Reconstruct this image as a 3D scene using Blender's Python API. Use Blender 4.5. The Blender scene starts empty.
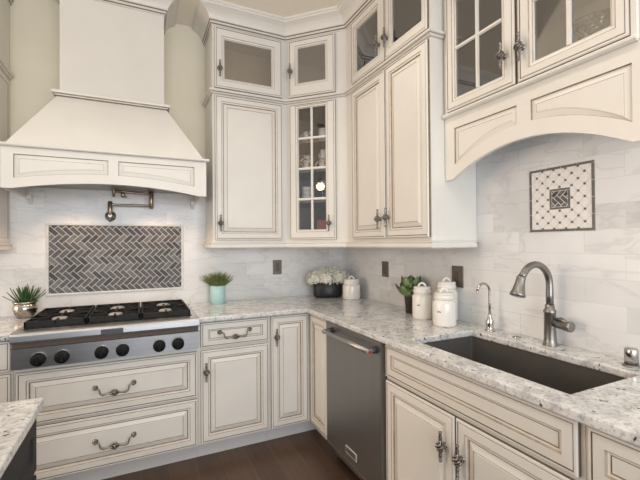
import bpy, bmesh, math, random
from mathutils import Vector, Matrix
random.seed(7)
SC = bpy.context.scene
COL = SC.collection
PI = math.pi
V = Vector

# ------------------------------------------------------------------ materials
MATS = {}
def nmat(name):
    m = bpy.data.materials.new(name); m.use_nodes = True
    nt = m.node_tree; nt.nodes.clear()
    out = nt.nodes.new('ShaderNodeOutputMaterial')
    b = nt.nodes.new('ShaderNodeBsdfPrincipled')
    nt.links.new(b.outputs[0], out.inputs[0])
    MATS[name] = m
    return m, nt, b, out

def N(nt, typ, **kw):
    n = nt.nodes.new(typ)
    for k, v in kw.items():
        if hasattr(n, k): setattr(n, k, v)
        else: n.inputs[k].default_value = v
    return n

def simple(name, col, rough=.5, metal=0., noise=0., nscale=8., spec=.5, bump=0., stretch=None, coat=0.):
    m, nt, b, out = nmat(name)
    b.inputs['Roughness'].default_value = rough
    b.inputs['Metallic'].default_value = metal
    b.inputs['Specular IOR Level'].default_value = spec
    b.inputs['Coat Weight'].default_value = coat
    tc = N(nt, 'ShaderNodeTexCoord')
    mp = N(nt, 'ShaderNodeMapping')
    if stretch: mp.inputs['Scale'].default_value = stretch
    nt.links.new(tc.outputs['Object'], mp.inputs[0])
    nz = N(nt, 'ShaderNodeTexNoise'); nz.inputs['Scale'].default_value = nscale; nz.inputs['Detail'].default_value = 4
    nt.links.new(mp.outputs[0], nz.inputs['Vector'])
    rp = N(nt, 'ShaderNodeValToRGB')
    rp.color_ramp.elements[0].position = .3; rp.color_ramp.elements[1].position = .7
    rp.color_ramp.elements[0].color = tuple(c*(1-noise) for c in col)+(1,)
    rp.color_ramp.elements[1].color = tuple(min(1, c*(1+noise)) for c in col)+(1,)
    nt.links.new(nz.outputs['Fac'], rp.inputs[0]); nt.links.new(rp.outputs[0], b.inputs['Base Color'])
    if bump:
        bp = N(nt, 'ShaderNodeBump'); bp.inputs['Strength'].default_value = bump; bp.inputs['Distance'].default_value = .002
        nt.links.new(nz.outputs['Fac'], bp.inputs['Height']); nt.links.new(bp.outputs[0], b.inputs['Normal'])
    return m

CREAM = simple('cream_paint', (.745, .72, .672), .38, noise=.025, nscale=5)
GLAZE = simple('umber_glaze', (.19, .14, .10), .5, noise=.2, nscale=30)
GLAZE2 = simple('light_umber_glaze', (.40, .33, .26), .5, noise=.2, nscale=30)
WALLP = simple('tan_wall_paint', (.80, .74, .60), .75, noise=.03, nscale=3)
CEILP = simple('ceiling_paint', (.88, .82, .72), .8, noise=.02, nscale=2)
TOEP = simple('toe_kick_paint', (.62, .61, .60), .5, noise=.02)
INNER = simple('cabinet_interior', (.84, .79, .68), .5, noise=.05)
INDARK = simple('cabinet_painted_shade_interior', (.30, .265, .225), .5, noise=.1)  # cream interior darkened in its colour to stand for shade behind the glass
INREFL = simple('cabinet_brown_reflection_interior', (.52, .34, .21), .5, noise=.15, nscale=6, stretch=(1, 1, .2))  # brown reflection of the top door glass, painted as interior colour
STEEL = simple('brushed_steel', (.55, .565, .59), .30, metal=.9, noise=.05, nscale=60, stretch=(.05, 1, 1))
DSTEEL = simple('dark_brushed_steel', (.27, .265, .26), .36, metal=.85, noise=.03, nscale=50, stretch=(1, 1, .03))
HSTEEL = simple('handle_steel', (.44, .425, .41), .34, metal=.95)
NICKEL = simple('brushed_nickel', (.28, .27, .255), .34, metal=.95, noise=.04, nscale=40)
PFMET = simple('bronze_nickel', (.33, .26, .19), .3, metal=.9, noise=.05)
CHROME = simple('polished_chrome', (.52, .51, .50), .18, metal=1.)
PEWTER = simple('antique_pewter', (.25, .23, .21), .33, metal=.85, noise=.35, nscale=90)
IRON = simple('cast_iron', (.014, .014, .015), .6, spec=.25, noise=.2, nscale=60, bump=.3)
BLACKP = simple('black_plastic', (.008, .008, .009), .55, spec=.22)
SINKM = simple('dark_composite', (.085, .079, .073), .5, noise=.15, nscale=200)
PLATE = simple('bronze_plate', (.17, .15, .13), .4, metal=.6, noise=.08)
PLATED = simple('dark_bronze_rocker', (.12, .105, .09), .45, metal=.4)
CERAM = simple('white_ceramic', (.80, .775, .73), .22, noise=.02, nscale=10, coat=.3)
CERAMP = simple('white_china', (.80, .79, .77), .2, noise=.03)
TEAL = simple('pale_teal_glaze', (.44, .66, .65), .35, noise=.05, nscale=20)
SILVERPOT = simple('hammered_silver', (.46, .43, .39), .22, metal=1., noise=.1, nscale=45, bump=.6)
DVASE = simple('charcoal_vase', (.022, .0225, .025), .4, spec=.35, noise=.2, nscale=20)
BPOT = simple('dark_brown_pot', (.045, .035, .03), .5, noise=.2)
SOIL = simple('potting_soil', (.03, .022, .015), .9, noise=.4, nscale=120)
LEAFD = simple('dark_succulent_leaf', (.055, .13, .045), .45, noise=.45, nscale=25)
LEAFG = simple('grass_leaf', (.20, .23, .075), .5, noise=.5, nscale=40)
LEAFB = simple('broad_leaf', (.036, .095, .040), .4, noise=.4, nscale=14)
LEAFE = simple('pale_leaf_edge', (.15, .23, .09), .4, noise=.3, nscale=14)
PETAL = simple('cream_petal', (.86, .85, .74), .6, noise=.15, nscale=35)
RED = simple('red_box', (.42, .07, .04), .5, noise=.1)
REDENAMEL = simple('red_enamel', (.35, .02, .02), .3)
INK = simple('dark_ink', (.05, .045, .04), .6)
ISLE = simple('charcoal_cabinet_paint', (.028, .028, .030), .6, noise=.1, spec=.25)
LIGHTM = simple('satin_badge_rim', (.75, .75, .75), .45, metal=.4)
BADGEM = simple('slate_badge', (.07, .075, .085), .4, metal=.4)
LINER = simple('hood_liner_steel', (.30, .28, .26), .35, metal=.8)
DARKGAP = simple('dark_shadow_gap', (.10, .07, .055), .6)
BRASS = simple('burner_brass', (.45, .36, .22), .35, metal=.9)
ALU = simple('burner_aluminium', (.46, .455, .45), .5, metal=.5, noise=.2)

def glass(name, gloss=.12, tint=(.93, .95, .95)):
    m = bpy.data.materials.new(name); m.use_nodes = True
    nt = m.node_tree; nt.nodes.clear()
    out = nt.nodes.new('ShaderNodeOutputMaterial')
    tr = nt.nodes.new('ShaderNodeBsdfTransparent'); tr.inputs[0].default_value = tint+(1,)
    gl = nt.nodes.new('ShaderNodeBsdfGlossy'); gl.inputs['Roughness'].default_value = .02
    fr = nt.nodes.new('ShaderNodeFresnel'); fr.inputs[0].default_value = 1.5
    ad = nt.nodes.new('ShaderNodeMath'); ad.operation = 'ADD'; ad.inputs[1].default_value = gloss-.04; ad.use_clamp = True
    mx = nt.nodes.new('ShaderNodeMixShader')
    nt.links.new(fr.outputs[0], ad.inputs[0]); nt.links.new(ad.outputs[0], mx.inputs[0])
    nt.links.new(tr.outputs[0], mx.inputs[1]); nt.links.new(gl.outputs[0], mx.inputs[2])
    nt.links.new(mx.outputs[0], out.inputs[0])
    return m
GLASS = glass('door_glass', .27, (.96, .97, .96))
GLASSD = glass('clear_door_glass', .085, (.98, .98, .97))
CRYST = glass('cut_crystal', .42)
_nt = CRYST.node_tree; _gl = next(n for n in _nt.nodes if n.type == 'BSDF_GLOSSY'); _v = _nt.nodes.new('ShaderNodeTexVoronoi'); _v.inputs['Scale'].default_value = 60
_b = _nt.nodes.new('ShaderNodeBump'); _b.inputs['Strength'].default_value = 1.; _b.inputs['Distance'].default_value = .01
_tc = _nt.nodes.new('ShaderNodeTexCoord'); _nt.links.new(_tc.outputs['Object'], _v.inputs['Vector']); _nt.links.new(_v.outputs['Distance'], _b.inputs['Height']); _nt.links.new(_b.outputs[0], _gl.inputs['Normal'])

def marble(name, axis, brick=True, light=(.83, .815, .80), dark=(.71, .705, .70)):
    m, nt, b, out = nmat(name)
    b.inputs['Roughness'].default_value = .28
    tc = N(nt, 'ShaderNodeTexCoord')
    sx = N(nt, 'ShaderNodeSeparateXYZ'); nt.links.new(tc.outputs['Object'], sx.inputs[0])
    cb = N(nt, 'ShaderNodeCombineXYZ')
    nt.links.new(sx.outputs[axis], cb.inputs[0]); nt.links.new(sx.outputs[2], cb.inputs[1])
    L = nt.links.new
    if brick:
        br = N(nt, 'ShaderNodeTexBrick'); br.offset = .5; br.squash = 1
        L(cb.outputs[0], br.inputs['Vector'])
        for k, v in (('Scale', 1.), ('Mortar Size', .0012), ('Mortar Smooth', .2), ('Bias', -.45), ('Brick Width', .305), ('Row Height', .1016)):
            br.inputs[k].default_value = v
        br.inputs['Color1'].default_value = light+(1,)
        br.inputs['Color2'].default_value = dark+(1,)
        br.inputs['Mortar'].default_value = (.70, .685, .665, 1)
        base = br.outputs['Color']
        # every tile is cut from another place of the stone
        ad = N(nt, 'ShaderNodeVectorMath'); ad.operation = 'ADD'
        sc = N(nt, 'ShaderNodeVectorMath'); sc.operation = 'SCALE'; sc.inputs['Scale'].default_value = 9.
        L(br.outputs['Color'], sc.inputs[0]); L(sc.outputs[0], ad.inputs[0]); L(tc.outputs['Object'], ad.inputs[1])
        vec = ad.outputs[0]
    else:
        cc = N(nt, 'ShaderNodeRGB'); cc.outputs[0].default_value = light+(1,); base = cc.outputs[0]; vec = tc.outputs['Object']
    nz = N(nt, 'ShaderNodeTexNoise'); nz.inputs['Scale'].default_value = 2.6; nz.inputs['Detail'].default_value = 7; nz.inputs['Distortion'].default_value = .5
    mpv = N(nt, 'ShaderNodeMapping'); mpv.inputs['Rotation'].default_value = (.5, .5, .3); mpv.inputs['Scale'].default_value = (1., 1., 2.6)
    L(vec, mpv.inputs[0]); L(mpv.outputs[0], nz.inputs['Vector'])
    rp = N(nt, 'ShaderNodeValToRGB')
    e = rp.color_ramp.elements; e[0].position = .475; e[0].color = (1, 1, 1, 1); e[1].position = .53; e[1].color = (1, 1, 1, 1)
    k = e.new(.50); k.color = (.80, .80, .805, 1)
    L(nz.outputs['Fac'], rp.inputs[0])
    mx = N(nt, 'ShaderNodeMix'); mx.data_type = 'RGBA'; mx.blend_type = 'MULTIPLY'; mx.inputs[0].default_value = .6
    L(base, mx.inputs[6]); L(rp.outputs[0], mx.inputs[7])
    n2 = N(nt, 'ShaderNodeTexNoise'); n2.inputs['Scale'].default_value = 2.2; n2.inputs['Detail'].default_value = 3
    L(vec, n2.inputs['Vector'])
    r2 = N(nt, 'ShaderNodeValToRGB'); r2.color_ramp.elements[0].color = (.86, .86, .865, 1); r2.color_ramp.elements[0].position = .35; r2.color_ramp.elements[1].position = .6
    L(n2.outputs['Fac'], r2.inputs[0])
    m2 = N(nt, 'ShaderNodeMix'); m2.data_type = 'RGBA'; m2.blend_type = 'MULTIPLY'; m2.inputs[0].default_value = 1.
    L(mx.outputs[2], m2.inputs[6]); L(r2.outputs[0], m2.inputs[7])
    L(m2.outputs[2], b.inputs['Base Color'])
    return m
MARB_B = marble('marble_tile_back', 0)
MARB_R = marble('marble_tile_right', 1, True, (.79, .80, .81), (.68, .69, .70))
MARBW = marble('white_marble_strip', 0, False, (.78, .77, .75))
HG = [simple('slate_mosaic_%s' % n, c, .55, noise=.22, nscale=45, spec=.25) for n, c in
      (('mid', (.13, .13, .135)), ('dark', (.08, .08, .085)), ('pale', (.20, .20, .205)), ('warm', (.12, .113, .113)))]
GROUT = simple('pale_grout', (.72, .71, .69), .8)

def granite():
    m, nt, b, out = nmat('white_granite')
    b.inputs['Roughness'].default_value = .16
    b.inputs['Coat Weight'].default_value = .2
    L = nt.links.new
    tc = N(nt, 'ShaderNodeTexCoord')
    def ramp(src, p0, c0, p1, c1):
        r = N(nt, 'ShaderNodeValToRGB'); e = r.color_ramp.elements
        e[0].position = p0; e[0].color = c0+(1,); e[1].position = p1; e[1].color = c1+(1,)
        L(src, r.inputs[0]); return r.outputs[0]
    def noise(s, d=4, dist=0.):
        n = N(nt, 'ShaderNodeTexNoise'); n.inputs['Scale'].default_value = s; n.inputs['Detail'].default_value = d; n.inputs['Distortion'].default_value = dist
        L(tc.outputs['Object'], n.inputs['Vector']); return n.outputs['Fac']
    def mul(a, c, f=1.):
        x = N(nt, 'ShaderNodeMix'); x.data_type = 'RGBA'; x.blend_type = 'MULTIPLY'; x.inputs[0].default_value = f
        L(a, x.inputs[6]); L(c, x.inputs[7]); return x.outputs[2]
    base = ramp(noise(17, 6, .5), .36, (.52, .52, .525), .56, (.73, .73, .725))
    fine = ramp(noise(85, 3), .36, (.70, .69, .68), .50, (1, 1, 1))
    speck = ramp(noise(46, 2, .3), .305, (.14, .135, .135), .345, (1, 1, 1))
    brown = ramp(noise(27, 3, .5), .29, (.72, .69, .67), .38, (1, 1, 1))
    c = mul(mul(mul(base, fine), speck), brown)
    L(c, b.inputs['Base Color'])
    return m
GRAN = granite()

def planks():
    m, nt, b, out = nmat('dark_walnut_planks')
    L = nt.links.new
    b.inputs['Roughness'].default_value = .33
    tc = N(nt, 'ShaderNodeTexCoord'); sx = N(nt, 'ShaderNodeSeparateXYZ'); L(tc.outputs['Object'], sx.inputs[0])
    cb = N(nt, 'ShaderNodeCombineXYZ'); L(sx.outputs[1], cb.inputs[0]); L(sx.outputs[0], cb.inputs[1])
    br = N(nt, 'ShaderNodeTexBrick'); br.offset = .37
    L(cb.outputs[0], br.inputs['Vector'])
    for k, v in (('Scale', 1.), ('Mortar Size', .0016), ('Brick Width', 1.3), ('Row Height', .155), ('Bias', 0.)):
        br.inputs[k].default_value = v
    br.inputs['Color1'].default_value = (.105, .064, .042, 1); br.inputs['Color2'].default_value = (.060, .037, .027, 1)
    br.inputs['Mortar'].default_value = (.14, .10, .065, 1)
    mp = N(nt, 'ShaderNodeMapping'); mp.inputs['Scale'].default_value = (14, 1.2, 1); L(tc.outputs['Object'], mp.inputs[0])
    nz = N(nt, 'ShaderNodeTexNoise'); nz.inputs['Scale'].default_value = 3; nz.inputs['Detail'].default_value = 6; L(mp.outputs[0], nz.inputs['Vector'])
    rp = N(nt, 'ShaderNodeValToRGB'); rp.color_ramp.elements[0].color = (.6, .55, .5, 1); rp.color_ramp.elements[1].color = (1.3, 1.25, 1.2, 1)
    L(nz.outputs['Fac'], rp.inputs[0])
    mx = N(nt, 'ShaderNodeMix'); mx.data_type = 'RGBA'; mx.blend_type = 'MULTIPLY'; mx.inputs[0].default_value = 1
    L(br.outputs['Color'], mx.inputs[6]); L(rp.outputs[0], mx.inputs[7]); L(mx.outputs[2], b.inputs['Base Color'])
    return m
FLOORM = planks()

def china_pattern():
    m, nt, b, out = nmat('patterned_china')
    b.inputs['Roughness'].default_value = .2
    L = nt.links.new
    tc = N(nt, 'ShaderNodeTexCoord'); nz = N(nt, 'ShaderNodeTexNoise'); nz.inputs['Scale'].default_value = 55; nz.inputs['Detail'].default_value = 1
    L(tc.outputs['Object'], nz.inputs['Vector'])
    rp = N(nt, 'ShaderNodeValToRGB'); e = rp.color_ramp.elements
    e[0].position = .40; e[0].color = (.28, .10, .08, 1); e[1].position = .47; e[1].color = (.80, .78, .75, 1)
    L(nz.outputs['Fac'], rp.inputs[0]); L(rp.outputs[0], b.inputs['Base Color'])
    return m
CHINA = china_pattern()

# ------------------------------------------------------------------ mesh building
class MB:
    def __init__(s):
        s.v = []; s.f = []; s.m = []; s.sm = []; s.mats = []
    def mi(s, mat):
        if mat not in s.mats: s.mats.append(mat)
        return s.mats.index(mat)
    def add(s, verts, faces, mat, smooth=False):
        k = len(s.v); s.v += [V(p) for p in verts]
        i = s.mi(mat)
        for f in faces:
            s.f.append([k+j for j in f]); s.m.append(i); s.sm.append(smooth)
    def box(s, a, b, mat, bev=0.):
        x0, y0, z0 = [min(p, q) for p, q in zip(a, b)]; x1, y1, z1 = [max(p, q) for p, q in zip(a, b)]
        if bev <= 0:
            s.add([(x0, y0, z0), (x1, y0, z0), (x1, y1, z0), (x0, y1, z0), (x0, y0, z1), (x1, y0, z1), (x1, y1, z1), (x0, y1, z1)],
                  [(0, 3, 2, 1), (4, 5, 6, 7), (0, 1, 5, 4), (1, 2, 6, 5), (2, 3, 7, 6), (3, 0, 4, 7)], mat)
            return
        bm = bmesh.new(); bmesh.ops.create_cube(bm, size=1)
        for v in bm.verts: v.co = V(((v.co.x+.5)*(x1-x0)+x0, (v.co.y+.5)*(y1-y0)+y0, (v.co.z+.5)*(z1-z0)+z0))
        bmesh.ops.bevel(bm, geom=bm.edges[:], offset=bev, segments=2, affect='EDGES', profile=.5)
        s.bm(bm, mat)
    def bm(s, bm, mat, smooth=False):
        bm.verts.index_update()
        s.add([v.co.copy() for v in bm.verts], [[v.index for v in f.verts] for f in bm.faces], mat, smooth)
        bm.free()
    def lathe(s, prof, c, mat, axis=(0, 0, 1), n=24, smooth=True, caps=True):
        ax = V(axis).normalized(); t = V((1, 0, 0)) if abs(ax.x) < .9 else V((0, 1, 0))
        e1 = ax.cross(t).normalized(); e2 = ax.cross(e1)
        c = V(c); vs = []; fs = []
        for r, z in prof:
            for k in range(n):
                a = 2*PI*k/n
                vs.append(c+ax*z+e1*(r*math.cos(a))+e2*(r*math.sin(a)))
        m = len(prof)
        for i in range(m-1):
            for k in range(n):
                fs.append((i*n+k, i*n+(k+1) % n, (i+1)*n+(k+1) % n, (i+1)*n+k))
        s.add(vs, fs, mat, smooth)
        if caps:
            if prof[0][0] > 1e-5: s.add(vs[:n], [list(range(n))[::-1]], mat)
            if prof[-1][0] > 1e-5: s.add(vs[-n:], [list(range(n))], mat)
    def tube(s, pts, r, mat, n=8, smooth=True, closed=False):
        pts = [V(p) for p in pts]; m = len(pts)
        rs = r if isinstance(r, (list, tuple)) else [r]*m
        vs = []; fs = []
        def tan(i):
            if closed: return (pts[(i+1) % m]-pts[i-1]).normalized()
            return (pts[min(i+1, m-1)]-pts[max(i-1, 0)]).normalized()
        t0 = tan(0); up = V((0, 0, 1)) if abs(t0.z) < .9 else V((1, 0, 0))
        nx = t0.cross(up).normalized()
        for i in range(m):
            t = tan(i); nx = (nx-t*nx.dot(t)).normalized(); ny = t.cross(nx)
            for k in range(n):
                a = 2*PI*k/n
                vs.append(pts[i]+nx*(rs[i]*math.cos(a))+ny*(rs[i]*math.sin(a)))
        for i in range(m if closed else m-1):
            j = (i+1) % m
            for k in range(n):
                fs.append((i*n+k, i*n+(k+1) % n, j*n+(k+1) % n, j*n+k))
        s.add(vs, fs, mat, smooth)
        if not closed:
            s.add(vs[:n], [list(range(n))[::-1]], mat); s.add(vs[-n:], [list(range(n))], mat)
    def ball(s, c, r, mat, sc=(1, 1, 1), n=12, m=8):
        vs = []; fs = []; c = V(c)
        for i in range(m+1):
            th = PI*i/m
            for k in range(n):
                a = 2*PI*k/n
                vs.append(c+V((r*sc[0]*math.sin(th)*math.cos(a), r*sc[1]*math.sin(th)*math.sin(a), r*sc[2]*math.cos(th))))
        for i in range(m):
            for k in range(n):
                fs.append((i*n+k, (i+1)*n+k, (i+1)*n+(k+1) % n, i*n+(k+1) % n))
        s.add(vs, fs, mat, True)

LOC = {}
def part(name, mb, parent=None, label=None, kind=None):
    """link mb as ONE mesh object; its vertices are given in world space"""
    base = LOC[parent.name] if parent else V((0, 0, 0))
    me = bpy.data.meshes.new(name)
    me.from_pydata([v-base for v in mb.v], [], mb.f)
    for m in mb.mats: me.materials.append(m)
    me.polygons.foreach_set('material_index', mb.m)
    me.polygons.foreach_set('use_smooth', mb.sm)
    bm = bmesh.new(); bm.from_mesh(me)
    bmesh.ops.remove_doubles(bm, verts=bm.verts, dist=1e-5)
    bmesh.ops.recalc_face_normals(bm, faces=bm.faces)
    bm.to_mesh(me); bm.free(); me.update()
    o = bpy.data.objects.new(name, me); COL.objects.link(o)
    if parent: o.parent = parent
    LOC[o.name] = base
    if label: o['label'] = label
    if kind: o['kind'] = kind
    return o
def thing(name, label, cat, loc, group=None):
    o = bpy.data.objects.new(name, None); COL.objects.link(o)
    o.location = loc; o.empty_display_size = .05
    LOC[o.name] = V(loc)
    tag(o, label, cat, group); return o
def tag(o, label, cat, group=None):
    o['label'] = label; o['category'] = cat
    if group: o['group'] = group
    return o
def single(name, mb, label, cat, loc, group=None):
    """a thing that is one mesh, with its origin at loc"""
    LOC['_tmp'] = V(loc)
    class P: name = '_tmp'
    me_o = None
    base = V(loc)
    me = bpy.data.meshes.new(name)
    me.from_pydata([v-base for v in mb.v], [], mb.f)
    for m in mb.mats: me.materials.append(m)
    me.polygons.foreach_set('material_index', mb.m); me.polygons.foreach_set('use_smooth', mb.sm)
    bm = bmesh.new(); bm.from_mesh(me)
    bmesh.ops.remove_doubles(bm, verts=bm.verts, dist=1e-5); bmesh.ops.recalc_face_normals(bm, faces=bm.faces)
    bm.to_mesh(me); bm.free()
    o = bpy.data.objects.new(name, me); COL.objects.link(o); o.location = loc
    LOC[o.name] = base
    return tag(o, label, cat, group)

class Fr:
    """a vertical cabinet face: u runs to the viewer's right, v up, n out of the face"""
    def __init__(s, o, ang):
        s.o = V(o); s.ang = ang
        s.u = V((math.cos(ang), math.sin(ang), 0)); s.n = V((math.sin(ang), -math.cos(ang), 0))
    def p(s, u, v, n=0.): return s.o+s.u*u+V((0, 0, v))+s.n*n
BACK = lambda y: Fr((0, y, 0), 0.)              # u = x
RIGHT = lambda x: Fr((x, 0, 0), -PI/2)          # u = -y
def fbox(mb, fr, a, b, mat):
    (u0, v0, n0), (u1, v1, n1) = a, b
    P = [fr.p(u, v, n) for n in (n0, n1) for v in (v0, v1) for u in (u0, u1)]
    mb.add(P, [(0, 1, 3, 2), (4, 6, 7, 5), (0, 4, 5, 1), (2, 3, 7, 6), (0, 2, 6, 4), (1, 5, 7, 3)], mat)

def rings(mb, fr, u0, v0, u1, v1, seq, cap=True):
    """concentric rectangular bands: seq = [(inset, n, material of the band that ends here)]"""
    prev = None
    for ins, n, mat in seq:
        loop = [fr.p(u0+ins, v0+ins, n), fr.p(u1-ins, v0+ins, n), fr.p(u1-ins, v1-ins, n), fr.p(u0+ins, v1-ins, n)]
        if prev:
            for k in range(4):
                mb.add([prev[k], prev[(k+1) % 4], loop[(k+1) % 4], loop[k]], [(0, 1, 2, 3)], mat)
        prev = loop
    if cap: mb.add(prev, [(0, 1, 2, 3)], seq[-1][2])
C, G, H = CREAM, GLAZE, GLAZE2
EDGE = [(0, 0, C), (0, .013, G), (.003, .018, C), (.0095, .0185, C), (.0108, .0160, G), (.0130, .0160, G), (.0145, .0185, C)]
DOORSEQ = EDGE+[(.043, .0195, C), (.0455, .0165, H), (.047, .0165, H), (.055, .0155, C), (.0575, .010, H), (.0610, .0095, G),
                (.064, .0105, C), (.084, .0175, C), (.0855, .0158, H), (.0875, .0158, H), (.089, .0178, C)]
DRAWSEQ = EDGE+[(.043, .0195, C), (.0475, .013, H), (.053, .0125, C), (.0540, .0105, H), (.0565, .0105, G), (.058, .0125, C)]
def door(parent, fr, u0, v0, u1, v1, name='door', seq=None):
    mb = MB(); rings(mb, fr, u0, v0, u1, v1, seq or DOORSEQ)
    mb.add([fr.p(u0, v0), fr.p(u1, v0), fr.p(u1, v1), fr.p(u0, v1)], [(3, 2, 1, 0)], C)
    return part(name, mb, parent)
def glass_door(parent, fr, u0, v0, u1, v1, ow=.075, rows=0, cols=0, o=None, gm=None):
    """door with a glazed opening; o = (u0,v0,u1,v1) of the opening"""
    ou0, ov0, ou1, ov1 = o or (u0+ow, v0+ow, u1-ow, v1-ow)
    mb = MB(); rings(mb, fr, u0, v0, u1, v1, EDGE, cap=False)
    a = .0145; n = .0185
    L0 = [(u0+a, v0+a), (u1-a, v0+a), (u1-a, v1-a), (u0+a, v1-a)]
    def op(d): return [(ou0-d, ov0-d), (ou1+d, ov0-d), (ou1+d, ov1+d), (ou0-d, ov1+d)]
    seq = [(L0, n, C), (op(.020), .0195, C), (op(.0175), .0165, H), (op(.016), .0165, H), (op(.006), .0145, C), (op(.003), .011, H), (op(0), .010, C), (op(0), 0, C)]
    for (A, na, _), (B, nb, m) in zip(seq, seq[1:]):
        for k in range(4):
            j = (k+1) % 4
            mb.add([fr.p(*A[k], na), fr.p(*A[j], na), fr.p(*B[j], nb), fr.p(*B[k], nb)], [(0, 1, 2, 3)], m)
    d = part('glass_door', mb, parent)
    g = MB(); fbox(g, fr, (ou0-.004, ov0-.004, .002), (ou1+.004, ov1+.004, .005), gm or GLASS)
    part('glass_pane', g, d, 'clear glass pane')
    if rows or cols:
        w = MB()
        for k in range(1, cols):
            uc = ou0+(ou1-ou0)*k/cols
            fbox(w, fr, (uc-.009, ov0, .006), (uc+.009, ov1, .012), C); fbox(w, fr, (uc-.005, ov0, .012), (uc+.005, ov1, .0165), C)
        for k in range(1, rows):
            vc = ov0+(ov1-ov0)*k/rows
            fbox(w, fr, (ou0, vc-.009, .006), (ou1, vc+.009, .0118), C); fbox(w, fr, (ou0, vc-.005, .0118), (ou1, vc+.005, .0163), C)
        part('muntin', w, d)
    return d

# ---- hardware (local: x along the face, -y out of the face, z up)
def knob_mesh():
    mb = MB(); L = .060
    prof = [(0, -L), (.0050, -L+.001), (.0075, -L+.006), (.0062, -L+.010), (.0042, -L+.013), (.0078, -.036), (.0070, -.028), (.0044, -.023), (.0075, -.021), (.0075, -.0190), (.003, -.0175)]
    c = V((0, -.026, 0))
    mb.lathe(prof, c, PEWTER, n=10); mb.lathe([(r, -z) for r, z in prof][::-1], c, PEWTER, n=10)
    for k in range(5):
        a0 = 2*PI*k/5; pts = []
        for i in range(9):
            t = i/8; r = .0150*math.sin(PI*t)**.8+.003; a = a0+t*PI*1.1
            pts.append(c+V((r*math.cos(a), r*math.sin(a), -.0185+.037*t)))
        mb.tube(pts, .0034, PEWTER, n=6)
    mb.ball(c, .0075, PEWTER, (1, 1, 1.4))
    mb.lathe([(.0125, 0), (.0125, -.002), (.008, -.005), (.0045, -.009), (.004, -.02)], (0, 0, 0), PEWTER, axis=(0, 1, 0), n=12)
    return mb
def bail_mesh(hw=.0975):
    mb = MB()
    for s in (-1, 1):
        mb.lathe([(.015, 0), (.015, -.003), (.010, -.006), (.006, -.010), (.0055, -.022), (.0075, -.026), (.006, -.031), (0, -.033)], (s*hw, 0, 0), PEWTER, axis=(0, 1, 0), n=14)
        P = [(s*hw, -.024, 0), (s*(hw-.012), -.030, .002), (s*(hw-.022), -.032, -.005), (s*(hw-.025), -.032, -.018), (s*(hw-.028), -.032, -.030), (s*(hw-.040), -.032, -.037),
             (s*(hw-.058), -.032, -.036), (s*.024, -.032, -.033), (s*.017, -.032, -.032)]
        mb.tube(P, [.0035, .004, .0045, .0045, .005, .0055, .0042, .0048, .003], PEWTER, n=8)
        mb.ball((s*(hw-.043), -.032, -.037), .0068, PEWTER)
    for k in range(5):
        a0 = 2*PI*k/5; pts = []
        for i in range(9):
            t = i/8; r = .0125*math.sin(PI*t)**.8+.0025; a = a0+t*PI*1.1
            pts.append(V((-.022+.044*t, -.032+r*math.cos(a), -.032+r*math.sin(a))))
        mb.tube(pts, .0032, PEWTER, n=6)
    mb.ball((0, -.032, -.032), .0085, PEWTER, (1.5, 1, 1))
    return mb
def mesh_of(name, mb):
    me = bpy.data.meshes.new(name); me.from_pydata([tuple(v) for v in mb.v], [], mb.f)
    for m in mb.mats: me.materials.append(m)
    me.polygons.foreach_set('material_index', mb.m); me.polygons.foreach_set('use_smooth', mb.sm)
    return me
KNOB = mesh_of('cabinet_pull', knob_mesh()); BAIL = mesh_of('drawer_pull', bail_mesh())
def hw(kind, parent, fr, u, v, n=.0175, label=None):
    o = bpy.data.objects.new('cabinet_pull' if kind == 'k' else 'drawer_pull', KNOB if kind == 'k' else BAIL)
    COL.objects.link(o); o.parent = parent
    o.location = fr.p(u, v, n)-LOC[parent.name]; o.rotation_euler = (0, 0, fr.ang)
    LOC[o.name] = LOC[parent.name]
    o['label'] = label or ('ornate antique pewter birdcage pull' if kind == 'k' else 'ornate antique pewter bail pull')
    return o

def sweep(mb, path, prof, matf):
    """profile [(out, z)] swept along a plan polyline, mitred; the room is on the right-hand side of the walking direction"""
    P = [V((x, y, 0)) for x, y in path]; m = len(P); offs = []
    for i in range(m):
        ds = []
        if i > 0: ds.append((P[i]-P[i-1]).normalized())
        if i < m-1: ds.append((P[i+1]-P[i]).normalized())
        ns = [V((d.y, -d.x, 0)) for d in ds]
        if len(ns) == 1: offs.append(ns[0])
        else:
            b = (ns[0]+ns[1]).normalized(); offs.append(b/max(.2, b.dot(ns[0])))
    vs = [P[i]+offs[i]*o+V((0, 0, z)) for i in range(m) for o, z in prof]
    k = len(prof)
    for i in range(m-1):
        for j in range(k-1):
            mb.add([vs[i*k+j], vs[(i+1)*k+j], vs[(i+1)*k+j+1], vs[i*k+j+1]], [(0, 1, 2, 3)], matf(j))
    for i in (0, m-1): mb.add(vs[i*k:(i+1)*k], [list(range(k))], matf(0))

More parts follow.
